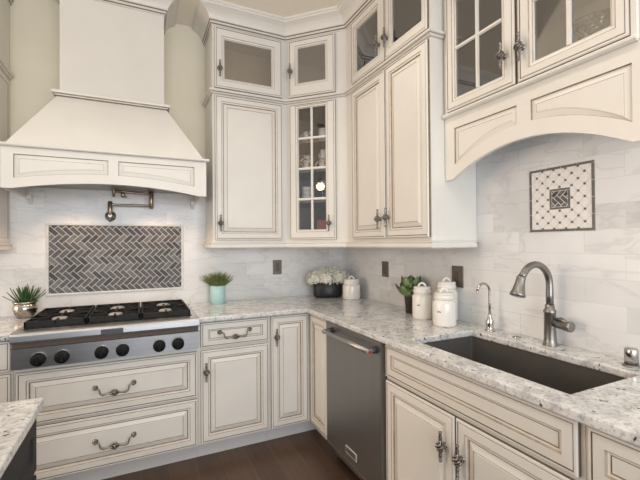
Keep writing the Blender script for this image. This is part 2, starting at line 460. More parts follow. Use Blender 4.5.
def valance(parent, fr, u0, u1, zt, arch, panels, thick=.02, name='arched_valance', ns=28):
    mb = MB()
    us = {round(u0+(u1-u0)*k/ns, 5) for k in range(ns+1)} | {u0, u1}
    for a, b, z, f in panels: us |= {a, b}
    for x in getattr(arch, 'breaks', []): us.add(x)
    us = sorted(us)
    for a, b in zip(us, us[1:]):
        if b-a < 1e-6: continue
        mid = (a+b)/2; pan = next((p for p in panels if p[0] < mid < p[1]), None)
        spans = [(arch(a), arch(b), zt, zt)] if not pan else [(arch(a), arch(b), pan[3](a), pan[3](b)), (pan[2], pan[2], zt, zt)]
        for za, zb, ta, tb in spans:
            mb.add([fr.p(a, za), fr.p(b, zb), fr.p(b, tb), fr.p(a, ta)], [(0, 1, 2, 3)], C)
        mb.add([fr.p(a, arch(a), -thick), fr.p(b, arch(b), -thick), fr.p(b, zt, -thick), fr.p(a, zt, -thick)], [(3, 2, 1, 0)], C)
        mb.add([fr.p(a, arch(a)), fr.p(b, arch(b)), fr.p(b, arch(b), -thick), fr.p(a, arch(a), -thick)], [(3, 2, 1, 0)], C)
        mb.add([fr.p(a, zt), fr.p(b, zt), fr.p(b, zt, -thick), fr.p(a, zt, -thick)], [(0, 1, 2, 3)], C)
    for u in (u0, u1):
        mb.add([fr.p(u, arch(u)), fr.p(u, zt), fr.p(u, zt, -thick), fr.p(u, arch(u), -thick)], [(0, 1, 2, 3)], C)
    for a, b, z, f in panels:
        pu = [u for u in us if a-1e-6 <= u <= b+1e-6]
        def loop(ins, n):
            k = (b-a-2*ins)/(b-a); bot = [fr.p(a+ins+(u-a)*k, f(u)+ins, n) for u in pu]; top = [fr.p(a+ins+(u-a)*k, z-ins, n) for u in pu]
            return bot, top
        seq = [(0, 0, C), (.001, -.005, H), (.0028, -.0075, G), (.004, -.0075, C), (.024, -.003, C), (.0255, -.0042, H), (.027, -.0042, C), (.0285, -.003, C)]
        pb, pt = loop(0, 0)
        for ins, n, m in seq[1:]:
            qb, qt = loop(ins, n)
            ra = pb+pt[::-1]; rb = qb+qt[::-1]; L = len(ra)
            for k in range(L):
                j = (k+1) % L; mb.add([ra[k], ra[j], rb[j], rb[k]], [(0, 1, 2, 3)], m)
            pb, pt = qb, qt
        for k in range(len(pu)-1): mb.add([pb[k], pb[k+1], pt[k+1], pt[k]], [(0, 1, 2, 3)], C)
    return part(name, mb, parent)

# ------------------------------------------------------------------ room
XL, YF, ZC = -6.2, -6.2, 3.075
def struct(name, mb): return part(name, mb, None, None, 'structure')
mb = MB(); mb.box((XL, YF, -.06), (.12, .12, 0), FLOORM); struct('floor', mb)
mb = MB(); mb.box((XL, YF, ZC), (.12, .12, ZC+.1), CEILP); struct('ceiling', mb)
mb = MB(); mb.box((XL, 0, 0), (.12, .12, ZC), WALLP); struct('wall_back', mb)
mb = MB(); mb.box((0, YF, 0), (.12, 0, ZC), WALLP); struct('wall_right', mb)
# crown moulding round the cabinet fronts and the chimney
CP = ([(-3.3, -.331), (-2.475, -.331), (-2.475, -.001)], [(-2.156, -.001), (-2.156, -.301), (-1.554, -.301), (-1.554, -.001)],
      [(-1.238, -.001), (-1.238, -.331), (-.676, -.331), (-.331, -.676), (-.331, -1.568), (-.241, -1.568), (-.241, -2.535), (-.001, -2.535)])
prof = [(.0, 2.943), (.007, 2.943), (.007, 2.951), (.011, 2.9515), (.011, 2.957), (.015, 2.959), (.015, 2.970), (.019, 2.9705), (.019, 2.976), (.024, 2.979), (.024, 2.988),
        (.029, 2.999), (.037, 3.012), (.052, 3.028), (.074, 3.040), (.088, 3.046), (.090, 3.058), (.098, 3.060), (.100, 3.0745), (0, 3.0745)]
gl = {2: G, 3: G, 6: G, 7: G}
for k, path in enumerate(CP):
    mb = MB(); sweep(mb, path, prof, lambda j: gl.get(j, C)); struct('trim_%d' % (k+1), mb)

# ------------------------------------------------------------------ tiled backsplashes
mb = MB(); mb.box((-3.6, -.010, .9), (-2.28, 0, 1.95), MARB_B); mb.box((-2.28, -.010, .9), (-1.405, 0, 1.03), MARB_B)
mb.box((-2.28, -.010, 1.525), (-1.405, 0, 1.95), MARB_B); mb.box((-1.405, -.010, .9), (0, 0, 1.95), MARB_B)
struct('wall_back_tile', mb)
mb = MB(); mb.box((-.010, -3.6, .9), (0, -2.180, 2.1), MARB_R); mb.box((-.010, -2.180, .9), (0, -1.887, 1.417), MARB_R)
mb.box((-.010, -2.180, 1.711), (0, -1.887, 2.1), MARB_R); mb.box((-.010, -1.887, .9), (0, -.0105, 2.1), MARB_R)
struct('wall_right_tile', mb)

def clip(poly, x0, y0, x1, y1):
    for ax, lim, sg in ((0, x0, 1), (0, x1, -1), (1, y0, 1), (1, y1, -1)):
        out = []
        for i in range(len(poly)):
            a, b = poly[i-1], poly[i]
            ia, ib = (a[ax]-lim)*sg >= 0, (b[ax]-lim)*sg >= 0
            if ia != ib:
                t = (lim-a[ax])/(b[ax]-a[ax]); out.append((a[0]+(b[0]-a[0])*t, a[1]+(b[1]-a[1])*t))
            if ib: out.append(b)
        poly = out
        if not poly: return poly
    return poly
def herring(mb, fr, x0, y0, x1, y1, W, Lt, g, nb, nt, mats, oy=0.):
    s2 = math.sqrt(.5); rng = random.Random(3)
    cx, cy = (x0+x1)/2, (y0+y1)/2+oy
    K = int((x1-x0+y1-y0)/W)+6
    for j in range(-K, K):
        for i in range(-K, K):
            ox, oyy = i*W+j*Lt, i*W-j*Lt
            for (a, b, c, d) in ((ox, oyy, ox+Lt, oyy+W), (ox+Lt, oyy+W-Lt, ox+Lt+W, oyy+W)):
                q = [(a+g, b+g), (c-g, b+g), (c-g, d-g), (a+g, d-g)]
                q = [(cx+(x+y)*s2, cy+(-x+y)*s2) for x, y in q]
                if max(p[0] for p in q) < x0 or min(p[0] for p in q) > x1 or max(p[1] for p in q) < y0 or min(p[1] for p in q) > y1: continue
                q = clip(q, x0, y0, x1, y1)
                if len(q) < 3: continue
                m = rng.choices(mats, (5, 3, 2.2, 3))[0]; n = len(q)
                top = [fr.p(x, y, nt) for x, y in q]; bot = [fr.p(x, y, nb) for x, y in q]
                mb.add(top+bot, [list(range(n))]+[(k, (k+1) % n, n+(k+1) % n, n+k) for k in range(n)], m)
fb = BACK(0)
t = thing('herringbone_tile_panel', 'rectangular grey slate herringbone mosaic panel with white border above the cooktop', 'tile panel', (-1.843, 0, 1.03))
mb = MB(); herring(mb, fb, -2.262, 1.047, -1.422, 1.508, .0308, .0722, .0021, .009, .0115, HG)
fbox(mb, fb, (-2.262, 1.047, 0), (-1.422, 1.508, .0095), GROUT); part('mosaic_field', mb, t)
mb = MB(); rings(mb, fb, -2.28, 1.03, -1.405, 1.525, [(0, 0, MARBW), (0, .013, MARBW), (.002, .0165, MARBW), (.010, .0175, MARBW), (.016, .0155, MARBW), (.0165, .009, MARBW)], cap=False)
part('marble_border', mb, t)

fr_ = RIGHT(0)
t = thing('square_mosaic_accent', 'square white mosaic with dark dots and grey centre on the wall under the arched valance', 'tile panel', (0, -2.0335, 1.417))
a0, a1, b0, b1 = 1.888, 2.179, 1.418, 1.710
DK = simple('dark_grey_tile', (.13, .125, .12), .35, noise=.2, nscale=60)
WT = simple('white_mosaic_tile', (.86, .84, .82), .3, noise=.05, nscale=60)
mb = MB(); fbox(mb, fr_, (a0, b0, 0), (a1, b1, .0095), GROUT)
for k in range(4):
    s = (a1-a0-.010)/4
    for c0, c1 in (((a0+.0015+k*s+.0105, b1-.0105), (a0+(k+1)*s+.0085, b1-.001)), ((a0+.0015+k*s, b0+.001), (a0+(k+1)*s-.001, b0+.0105)),
                   ((a0+.001, b0+.0120+k*s), (a0+.0105, b0+.0105+(k+1)*s-.0015)), ((a1-.0105, b0+.0015+k*s), (a1-.001, b0+(k+1)*s-.001))):
        fbox(mb, fr_, (c0[0], c0[1], .009), (c1[0], c1[1], .0118), DK)
i0, i1, j0, j1 = a0+.0125, a1-.0125, b0+.0125, b1-.0125
cxm, cym = (a0+a1)/2, (b0+b1)/2; s = .0267
for i in range(-6, 7):
    for j in range(-6, 7):
        u, v = cxm+i*s, cym+j*s
        if (i+j) % 2:
            q = clip([(u-s*.95, v), (u, v-s*.95), (u+s*.95, v), (u, v+s*.95)], i0, j0, i1, j1)
            if len(q) > 2: mb.add([fr_.p(x, y, .0113) for x, y in q], [list(range(len(q)))], WT)
        elif i0 <= u <= i1 and j0 <= v <= j1 and not (abs(u-cxm) < .05 and abs(v-cym) < .05):
            mb.lathe([(.0056, .009), (.0056, .0122)], fr_.p(u, v, 0), DK, axis=fr_.n, n=8, smooth=False)
part('dotted_field', mb, t, 'white field with small dark dots and a dark border')
mb = MB(); c0, c1, d0, d1 = cxm-.046, cxm+.046, cym-.046, cym+.046
for p0, p1 in (((c0, d0), (c1, d0+.009)), ((c0, d1-.009), (c1, d1)), ((c0, d0+.010), (c0+.009, d1-.010)), ((c1-.009, d0+.010), (c1, d1-.010))):
    fbox(mb, fr_, (*p0, .009), (*p1, .0120), DK)
herring(mb, fr_, c0+.011, d0+.011, c1-.011, d1-.011, .019, .048, .0014, .009, .0118, HG, .004)
part('centre_mosaic', mb, t)

# ------------------------------------------------------------------ worktops
def slab(xs, ys, solid, z0, z1, mat=GRAN, bev=.007):
    bm = bmesh.new(); vs = {}
    def vert(i, j):
        if (i, j) not in vs: vs[(i, j)] = bm.verts.new((xs[i], ys[j], z1))
        return vs[(i, j)]
    fs = []
    for i in range(len(xs)-1):
        for j in range(len(ys)-1):
            if solid((xs[i]+xs[i+1])/2, (ys[j]+ys[j+1])/2):
                fs.append(bm.faces.new([vert(i, j), vert(i+1, j), vert(i+1, j+1), vert(i, j+1)]))
    r = bmesh.ops.extrude_face_region(bm, geom=fs)
    for v in r['geom']:
        if isinstance(v, bmesh.types.BMVert): v.co.z = z0
    bmesh.ops.recalc_face_normals(bm, faces=bm.faces)
    ed = [e for e in bm.edges if len(e.link_faces) == 2 and e.link_faces[0].normal.dot(e.link_faces[1].normal) < .5]
    bmesh.ops.bevel(bm, geom=ed, offset=bev, segments=3, affect='EDGES', profile=.6)
    mb = MB(); mb.bm(bm, mat); return mb
sinkx, sinky = (-.545, -.158), (-2.396, -1.660)
mb = slab([-1.379, -.648, sinkx[0], sinkx[1], -.011], [-3.25, sinky[0], sinky[1], -.648, -.011],
          lambda x, y: (x > -.648 or y > -.648) and not (sinkx[0] < x < sinkx[1] and sinky[0] < y < sinky[1]), .885, .915)
single('granite_countertop', mb, 'L-shaped speckled white granite countertop running from the cooktop round the corner past the sink', 'countertop', (-.648, -.648, .885))
mb = slab([-3.3, -2.312], [-.648, -.011], lambda x, y: True, .885, .915)
single('granite_countertop', mb, 'short speckled granite countertop left of the cooktop under the silver succulent pot', 'countertop', (-2.8, -.33, .885))
mb = slab([-3.2, -1.974], [-4.2, -1.708], lambda x, y: True, .885, .915)
single('granite_countertop', mb, 'speckled granite island countertop corner at the lower left of the photo', 'countertop', (-2.6, -2.9, .885))
# island base
t = thing('island_cabinet', 'charcoal painted island cabinet under the granite corner at lower left', 'cabinet', (-2.6, -2.9, 0))
mb = MB(); mb.box((-3.15, -4.1, .10), (-2.006, -1.728, .8845), ISLE); mb.box((-3.1, -4.05, 0), (-2.07, -1.79, .10), ISLE); part('body', mb, t)
fi = Fr((-2.006, -1.728, 0), PI/2)     # faces +x; u = +y
ID = [(0, 0, ISLE), (0, .018, ISLE), (.004, .02, ISLE), (.05, .02, ISLE), (.056, .012, ISLE), (.064, .012, ISLE), (.085, .018, ISLE)]
for k in range(3):
    d = door(t, fi, -.60-.6*k, .115, -.012-.6*k, .70, 'door', ID); w = door(t, fi, -.60-.6*k, .715, -.012-.6*k, .87, 'drawer', [(0, 0, ISLE), (0, .018, ISLE), (.004, .02, ISLE), (.04, .02, ISLE), (.046, .014, ISLE)])
    if k: hw('k', d, fi, -.56-.6*k, .60, .02); hw('b', w, fi, -.306-.6*k, .80, .014)

# ------------------------------------------------------------------ base cabinets
def base(label, fr, u0, u1, name='base_cabinet', floor=.0):
    t = thing(name, label, 'cabinet', fr.p((u0+u1)/2, 0, 0))
    mb = MB(); fbox(mb, fr, (u0, .105, -.588), (u1, .8845, 0), C); part('body', mb, t)
    mb = MB(); fbox(mb, fr, (u0, 0, -.56), (u1, .105, -.066), TOEP); part('toe_kick', mb, t)
    return t
FB, FRt = BACK(-.602), RIGHT(-.602)
# under the cooktop
t = thing('drawer_base_cabinet', 'wide cream glazed cabinet with two deep drawers under the cooktop', 'cabinet', (-1.845, -.602, 0))
mb = MB(); fbox(mb, FB, (-2.311, .105, -.588), (-1.378, .722, 0), C); part('body', mb, t)
mb = MB(); fbox(mb, FB, (-2.311, 0, -.56), (-1.378, .105, -.066), TOEP); part('toe_kick', mb, t)
for z0, z1 in ((.418, .700), (.112, .403)):
    d = door(t, FB, -2.300, z0, -1.386, z1, 'drawer'); hw('b', d, FB, -1.842, (z0+z1)/2+.008)
# eighteen inch cabinet
t = base('cream glazed cabinet with one drawer over one door, between cooktop drawers and corner cabinet', FB, -1.377, -.909)
d = door(t, FB, -1.364, .716, -.918, .874, 'drawer', DRAWSEQ); hw('b', d, FB, -1.150, .807)
d = door(t, FB, -1.364, .116, -.918, .699); hw('k', d, FB, -1.334, .568)
# corner
t = thing('corner_base_cabinet', 'cream glazed corner cabinet with two narrow doors meeting beside the dishwasher', 'cabinet', (-.602, -.602, 0))
mb = MB(); mb.box((-.908, -.602, .105), (-.014, -.014, .8845), C); mb.box((-.602, -.912, .105), (-.014, -.602, .8845), C); part('body', mb, t)
mb = MB(); mb.box((-.908, -.536, 0), (-.04, -.04, .105), TOEP); mb.box((-.536, -.912, 0), (-.04, -.536, .105), TOEP); part('toe_kick', mb, t)
d = door(t, FB, -.902, .112, -.626, .874); hw('k', d, FB, -.868, .735)
door(t, FRt, .628, .112, .908, .874)
# dishwasher
t = thing('dishwasher', 'dark stainless steel built-in dishwasher with bar handle below the granite counter', 'dishwasher', (-.602, -1.24, 0))
mb = MB(); fbox(mb, FRt, (.917, .02, -.56), (1.538, .883, -.03), DARKGAP); part('body', mb, t)
mb = MB(); P = [FRt.p(u, v, n) for u, v, n in ()]
bm = bmesh.new(); bmesh.ops.create_cube(bm, size=1)
for v in bm.verts: v.co = FRt.p(.921+(v.co.x+.5)*.612, .118+(v.co.z+.5)*.762, -.03+(v.co.y+.5)*.062)
bmesh.ops.bevel(bm, geom=bm.edges[:], offset=.004, segments=2, affect='EDGES'); mb.bm(bm, DSTEEL)
dd = part('door', mb, t)
mb = MB(); fbox(mb, FRt, (.921, .02, -.06), (1.533, .114, -.045), BLACKP); part('toe_panel', mb, t)
HZ, HN = .830, .080
h = MB(); h.tube([FRt.p(.992, HZ, HN), FRt.p(1.498, HZ, HN)], .0125, HSTEEL, n=14)
h2 = part('bar_handle', h, dd)
for u in (1.004, 1.490):
    h = MB(); h.tube([FRt.p(u, HZ+.004, .028), FRt.p(u, HZ+.002, .055), FRt.p(u, HZ, HN)], [.019, .016, .012], BADGEM, n=12); part('handle_bracket', h, dd)
for a, b, sg in ((.986, .997, -1), (1.496, 1.507, 1)):
    h = MB(); h.lathe([(.0145, a), (.0155, a+.002), (.0155, b-.002), (.0145, b)], FRt.p(0, HZ, HN), HSTEEL, axis=FRt.u, n=16)
    e = b if sg > 0 else a
    h.lathe([(.0095, -.001), (.0095, .0015), (0, .003)], FRt.p(e, HZ, HN), REDENAMEL, axis=FRt.u*sg, n=14)
    part('handle_end_cap', h, dd, 'steel end cap with a red medallion')
h = MB(); fbox(h, FRt, (1.170, .165, .0305), (1.290, .207, .0350), LIGHTM); fbox(h, FRt, (1.175, .170, .0345), (1.285, .202, .0358), HSTEEL)
part('badge_plate', h, dd, 'small rectangular metal badge plate')
# sink base
t = thing('sink_base_cabinet', 'cream glazed sink cabinet with a false drawer front over two doors', 'cabinet', FRt.p(2.0, 0, 0))
mb = MB()
for a, b in (((1.541, .105, -.588), (1.558, .8845, -.018)), ((2.455, .105, -.588), (2.472, .8845, -.018)), ((1.558, .105, -.588), (2.455, .123, -.018)), ((1.558, .123, -.588), (2.455, .8845, -.578)),
             ((1.541, .105, -.018), (2.472, .8845, 0))): fbox(mb, FRt, a, b, C)
part('body', mb, t)
mb = MB(); fbox(mb, FRt, (1.541, 0, -.56), (2.472, .105, -.066), TOEP); part('toe_kick', mb, t)
door(t, FRt, 1.550, .718, 2.460, .874, 'false_drawer_front', DRAWSEQ)
d = door(t, FRt, 1.550, .116, 2.001, .700); hw('k', d, FRt, 1.954, .570)
d = door(t, FRt, 2.009, .116, 2.460, .700); hw('k', d, FRt, 2.042, .560)
# right of the sink
t = base('cream glazed drawer cabinet at the right edge of the photo beyond the sink cabinet', FRt, 2.4735, 3.2)
d = door(t, FRt, 2.486, .718, 3.19, .874, 'drawer', DRAWSEQ); hw('b', d, FRt, 2.84, .807)
d = door(t, FRt, 2.486, .422, 3.19, .702, 'drawer'); hw('b', d, FRt, 2.84, .57)
d = door(t, FRt, 2.486, .116, 3.19, .406, 'drawer'); hw('b', d, FRt, 2.84, .27)
# left of the cooktop
t = base('cream glazed cabinet at the left edge beside the cooktop, drawer over door', FB, -2.93, -2.3125)
d = door(t, FB, -2.92, .716, -2.322, .874, 'drawer', DRAWSEQ); hw('b', d, FB, -2.62, .807)
d = door(t, FB, -2.92, .116, -2.322, .699); hw('k', d, FB, -2.885, .568)

# ------------------------------------------------------------------ wall cabinets
def shell(mb, poly, z0, z1, mat, open_side, th=.016, inner=None):
    """hollow cabinet box over a plan polygon; the side open_side is left open (or a list)"""
    n = len(poly); inner = inner or mat
    cx = sum(p[0] for p in poly)/n; cy = sum(p[1] for p in poly)/n
    ins = [(cx+(x-cx)*(1-th*3), cy+(y-cy)*(1-th*3)) for x, y in poly]
    for z, zz in ((z0, z0+th), (z1-th, z1)):
        vs = [(x, y, z) for x, y in ins]+[(x, y, zz) for x, y in ins]
        mb.add(vs, [list(range(n))[::-1]], mat if z == z0 else inner)
        mb.add(vs, [list(range(n, 2*n))]+[(k, (k+1) % n, n+(k+1) % n, n+k) for k in range(n)], inner)
    for k in range(n):
        if k in open_side: continue
        a, b, c, d = poly[k], poly[(k+1) % n], ins[(k+1) % n], ins[k]
        mb.add([(a[0], a[1], z0), (b[0], b[1], z0), (b[0], b[1], z1), (a[0], a[1], z1)], [(0, 1, 2, 3)], mat)
        mb.add([(d[0], d[1], z0), (c[0], c[1], z0), (c[0], c[1], z1), (d[0], d[1], z1)], [(0, 1, 2, 3)], inner)
def frame(mb, fr, u0, v0, u1, v1, holes, d=.018):
    """face frame with rectangular holes"""
    us = sorted({u0, u1}|{h[0] for h in holes}|{h[2] for h in holes}); vs = sorted({v0, v1}|{h[1] for h in holes}|{h[3] for h in holes})
    for a, b in zip(us, us[1:]):
        for c, e in zip(vs, vs[1:]):
            m, q = (a+b)/2, (c+e)/2
            if any(h[0] < m < h[2] and h[1] < q < h[3] for h in holes): continue
            fbox(mb, fr, (a, c, -d), (b, e, 0), C)
Z0, ZM, ZT = 1.378, 2.470, 2.960
LEDGE = [(0, 2.452), (.006, 2.452), (.008, 2.456), (.011, 2.461), (.018, 2.464), (.018, 2.468), (.024, 2.471), (.026, 2.477), (.024, 2.482), (.016, 2.485), (.004, 2.488), (0, 2.488)]
def ledge(parent, path):
    mb = MB(); sweep(mb, path, LEDGE, lambda j: {4: G, 9: H, 1: H}.get(j, C)); part('ledge_moulding', mb, parent)
RAIL = [(0, 1.378), (0, 1.346), (.004, 1.342), (.014, 1.342), (.020, 1.348), (.020, 1.356), (.014, 1.362), (.012, 1.372), (.018, 1.376), (.018, 1.382), (0, 1.384)]
def rail(parent, path):
    mb = MB(); sweep(mb, path, RAIL, lambda j: C); part('light_rail', mb, parent)
def shelf(parent, pts, z, mat=INNER, th=.018):
    mb = MB(); n = len(pts)
    vs = [(x, y, z-th) for x, y in pts]+[(x, y, z) for x, y in pts]
    mb.add(vs, [list(range(n))[::-1], list(range(n, 2*n))]+[(k, (k+1) % n, n+(k+1) % n, n+k) for k in range(n)], mat); part('shelf', mb, parent)

# left tall cabinet on the back wall
UB = BACK(-.331)
t = thing('wall_cabinet', 'tall cream cabinet right of the hood, solid door under a brown glazed top door', 'cabinet', (-.957, -.331, Z0))
mb = MB(); poly = [(-1.237, -.313), (-.678, -.313), (-.678, -.012), (-1.237, -.012)]
shell(mb, poly, Z0, ZM, C, [0]); shell(mb, poly, ZM, ZT, C, [0], inner=INREFL)
frame(mb, UB, -1.237, Z0, -.676, ZT, [(-1.165, 2.55, -.785, 2.87)]); part('body', mb, t)
d = door(t, UB, -1.222, 1.402, -.712, 2.443); hw('k', d, UB, -1.189, 1.522)
d = glass_door(t, UB, -1.222, 2.496, -.712, 2.934, o=(-1.152, 2.568, -.797, 2.852)); hw('k', d, UB, -1.189, 2.626)
ledge(t, [(-1.238, -.012), (-1.238, -.332), (-.677, -.332)]); rail(t, [(-1.238, -.030), (-1.238, -.332), (-.677, -.332)])
# diagonal corner cabinet
UD = Fr((-.676, -.331, 0), -PI/4)
t = thing('corner_wall_cabinet', 'angled cream corner cabinet with an eight-pane glass door showing white cups', 'cabinet', (-.503, -.503, Z0))
mb = MB(); k = .0128
poly = [(-.676+.002, -.331+k), (-.331+k, -.676+.002), (-.012, -.674), (-.012, -.012), (-.674, -.012)]
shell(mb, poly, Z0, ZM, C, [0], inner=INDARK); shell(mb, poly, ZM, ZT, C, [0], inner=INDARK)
frame(mb, UD, 0, Z0, .488, ZT, [(.10, 1.46, .330, 2.42), (.10, 2.60, .330, 2.90)]); part('body', mb, t)
d = glass_door(t, UD, .028, 1.402, .402, 2.443, rows=4, cols=2, o=(.105, 1.478, .325, 2.404), gm=GLASSD); hw('k', d, UD, .356, 1.522)
d = glass_door(t, UD, .028, 2.496, .402, 2.934, o=(.103, 2.600, .326, 2.868)); hw('k', d, UD, .052, 2.690)
ins = [(-.645, -.322), (-.322, -.645), (-.03, -.645), (-.03, -.03), (-.645, -.03)]
SH = [1.705, 1.938, 2.166]
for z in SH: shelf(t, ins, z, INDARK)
ledge(t, [(-.675, -.3325), (-.3325, -.675)]); rail(t, [(-.675, -.3325), (-.3325, -.675)])
# right tall cabinet
UR = RIGHT(-.331)
t = thing('wall_cabinet', 'tall cream double cabinet right of the corner, two solid doors under two glass doors', 'cabinet', (-.331, -1.13, Z0))
mb = MB(); poly = [(-.313, -1.568), (-.313, -.678), (-.012, -.678), (-.012, -1.568)]
shell(mb, poly, Z0, ZM, C, [0]); shell(mb, poly, ZM, ZT, C, [0], inner=INNER)
frame(mb, UR, .676, Z0, 1.568, ZT, [(.82, 2.55, 1.11, 2.87), (1.23, 2.55, 1.53, 2.87)]); part('body', mb, t)
d = door(t, UR, .770, 1.402, 1.170, 2.443); hw('k', d, UR, 1.126, 1.522)
d = door(t, UR, 1.180, 1.402, 1.560, 2.443); hw('k', d, UR, 1.213, 1.526)
d = glass_door(t, UR, .770, 2.496, 1.170, 2.934, o=(.832, 2.563, 1.098, 2.862)); hw('k', d, UR, 1.126, 2.612)
d = glass_door(t, UR, 1.180, 2.496, 1.560, 2.934, o=(1.248, 2.563, 1.512, 2.862)); hw('k', d, UR, 1.213, 2.614)
ledge(t, [(-.332, -.677), (-.332, -1.569), (-.242, -1.569)]); rail(t, [(-.332, -.677), (-.332, -1.569), (-.030, -1.569)])
# cabinet over the sink
US = RIGHT(-.241)
t = thing('sink_wall_cabinet', 'shallow cream cabinet over the sink with two mullioned glass doors and an arched valance', 'cabinet', (-.241, -2.06, 1.7))
mb = MB(); poly = [(-.223, -2.535), (-.223, -1.571), (-.012, -1.571), (-.012, -2.535)]
shell(mb, poly, 2.035, ZT, C, [0], inner=INNER)
frame(mb, US, 1.571, 2.035, 2.535, ZT, [(1.65, 2.10, 1.945, 2.87), (2.08, 2.10, 2.38, 2.87)]); part('body', mb, t)
class Arch:
    def __init__(s, a, b, zb, zt, p=2.0): s.a, s.b, s.zb, s.zt, s.p = a, b, zb, zt, p; s.breaks = [a, b]
    def __call__(s, u):
        if u <= s.a or u >= s.b: return s.zb
        x = (u-(s.a+s.b)/2)/((s.b-s.a)/2); return s.zb+(s.zt-s.zb)*(1-abs(x)**s.p)
A = Arch(1.622, 2.424, 1.699, 1.812)
valance(t, US, 1.571, 2.535, 2.035, A, [(1.638, 1.998, 1.962, lambda u: A(u)+.066), (2.063, 2.424, 1.962, lambda u: A(u)+.066)])
d = glass_door(t, US, 1.602, 2.049, 2.004, 2.934, rows=3, cols=2, o=(1.664, 2.110, 1.937, 2.865)); hw('k', d, US, 1.956, 2.186)
d = glass_door(t, US, 2.020, 2.049, 2.426, 2.934, rows=3, cols=2, o=(2.090, 2.110, 2.369, 2.865)); hw('k', d, US, 2.044, 2.186)
mb = MB(); sweep(mb, [(-.242, -1.573), (-.242, -2.445)], [(0, 2.024), (.010, 2.024), (.020, 2.030), (.022, 2.036), (.019, 2.042), (.010, 2.044), (.008, 2.047), (0, 2.047)], lambda j: {5: G}.get(j, C))
fbox(mb, US, (2.431, 2.030, .001), (2.447, 2.94, .018), C); part('bead_moulding', mb, t)
shelf(t, [(-.215, -2.515), (-.215, -1.61), (-.03, -1.61), (-.03, -2.515)], 2.372)
# cabinet on the far left
t = thing('wall_cabinet', 'tall cream cabinet cut by the left edge, its side panel showing beside the hood', 'cabinet', (-2.9, -.331, Z0))
mb = MB(); mb.box((-3.3, -.331, Z0), (-2.475, -.012, ZT), C); part('body', mb, t)
mb = MB(); fs = Fr((-2.475, 0, 0), PI/2); rings(mb, fs, -.318, 1.392, -.018, 2.440, [(0, 0, H), (.002, .003, C), (.028, .003, C), (.031, .0005, H), (.034, .0005, C)]); part('side_panel', mb, t)
d = door(t, UB, -3.28, 1.402, -2.49, 2.443); hw('k', d, UB, -2.53, 1.522)
d = door(t, UB, -3.28, 2.496, -2.49, 2.934); hw('k', d, UB, -2.53, 2.6)
ledge(t, [(-3.3, -.332), (-2.474, -.332), (-2.474, -.012)]); rail(t, [(-3.3, -.332), (-2.474, -.332), (-2.474, -.030)])

# ------------------------------------------------------------------ range hood
HX0, HX1, HC, HY = -2.395, -1.308, -1.8515, -.50
t = thing('range_hood', 'large cream mantel style range hood with flared canopy, chimney and arched front panel', 'range hood', (HC, -.25, 1.69))
mb = MB(); mb.box((-2.155, -.30, 2.306), (-1.555, -.012, 2.96), C); part('chimney', mb, t)
mb = MB()
bt = [(HX0+.012, HY+.012, 1.935), (HX1-.012, HY+.012, 1.935), (HX1-.012, -.012, 1.935), (HX0+.012, -.012, 1.935)]
tp = [(-2.160, -.305, 2.306), (-1.550, -.305, 2.306), (-1.550, -.012, 2.306), (-2.160, -.012, 2.306)]
mb.add(bt+tp, [(3, 2, 1, 0), (4, 5, 6, 7), (0, 1, 5, 4), (1, 2, 6, 5), (2, 3, 7, 6), (3, 0, 4, 7)], C); part('flared_canopy', mb, t)
mb = MB(); LP = [(-2.156, -.012), (-2.156, -.301), (-1.554, -.301), (-1.554, -.012)]
sweep(mb, LP, [(0, 2.278), (.008, 2.278), (.012, 2.284), (.013, 2.292), (.022, 2.296), (.022, 2.302), (.034, 2.308), (.036, 2.322), (.032, 2.327), (.010, 2.330), (0, 2.330)], lambda j: {2: H, 3: G, 5: H, 8: H}.get(j, C)); part('chimney_moulding', mb, t)
FH = BACK(HY); AH = Arch(HX0+.05, HX1-.05, 1.690, 1.738, 2.0)
valance(t, FH, HX0, HX1, 1.918, AH, [(-2.338, -1.880, 1.880, lambda u: AH(u)+.055), (-1.826, -1.384, 1.880, lambda u: AH(u)+.055)], name='arched_front_panel')
mb = MB(); mb.box((HX0, HY+.02, 1.690), (HX0+.02, -.012, 1.918), C); part('side_panel', mb, t)
mb = MB(); mb.box((HX1-.02, HY+.02, 1.690), (HX1, -.012, 1.918), C); part('side_panel', mb, t)
mb = MB(); sweep(mb, [(HX0, -.012), (HX0, HY), (HX1, HY), (HX1, -.012)], [(-.02, 1.913), (.001, 1.913), (.003, 1.918), (.012, 1.920), (.018, 1.926), (.019, 1.934), (.014, 1.938), (-.02, 1.940)], lambda j: {2: H}.get(j, C)); part('top_moulding', mb, t)
mb = MB(); mb.box((HX0+.02, HY+.02, 1.76), (HX1-.02, -.012, 1.775), LINER); part('metal_liner', mb, t)
for s, xx in ((1, HX0), (-1, HX1)):
    mb = MB(); pr = [(0, 1.70), (-.05, 1.70), (-.048, 1.680), (-.036, 1.672), (-.024, 1.668), (-.014, 1.660), (-.008, 1.65), (0, 1.645)]
    xa, xb = xx+s*.02, xx+s*.045
    vs = [(xa, -.012+y, z) for y, z in pr]+[(xb, -.012+y, z) for y, z in pr]; n = len(pr)
    mb.add(vs, [list(range(n)), list(range(n, 2*n))]+[(k, (k+1) % n, n+(k+1) % n, n+k) for k in range(n)], C); part('bracket', mb, t)
for x in (-2.10, -1.60):
    mb = MB(); mb.lathe([(.04, 1.756), (.04, 1.760)], (x, -.27, 0), HSTEEL, n=20); lamp = part('hood_lamp', mb, t)

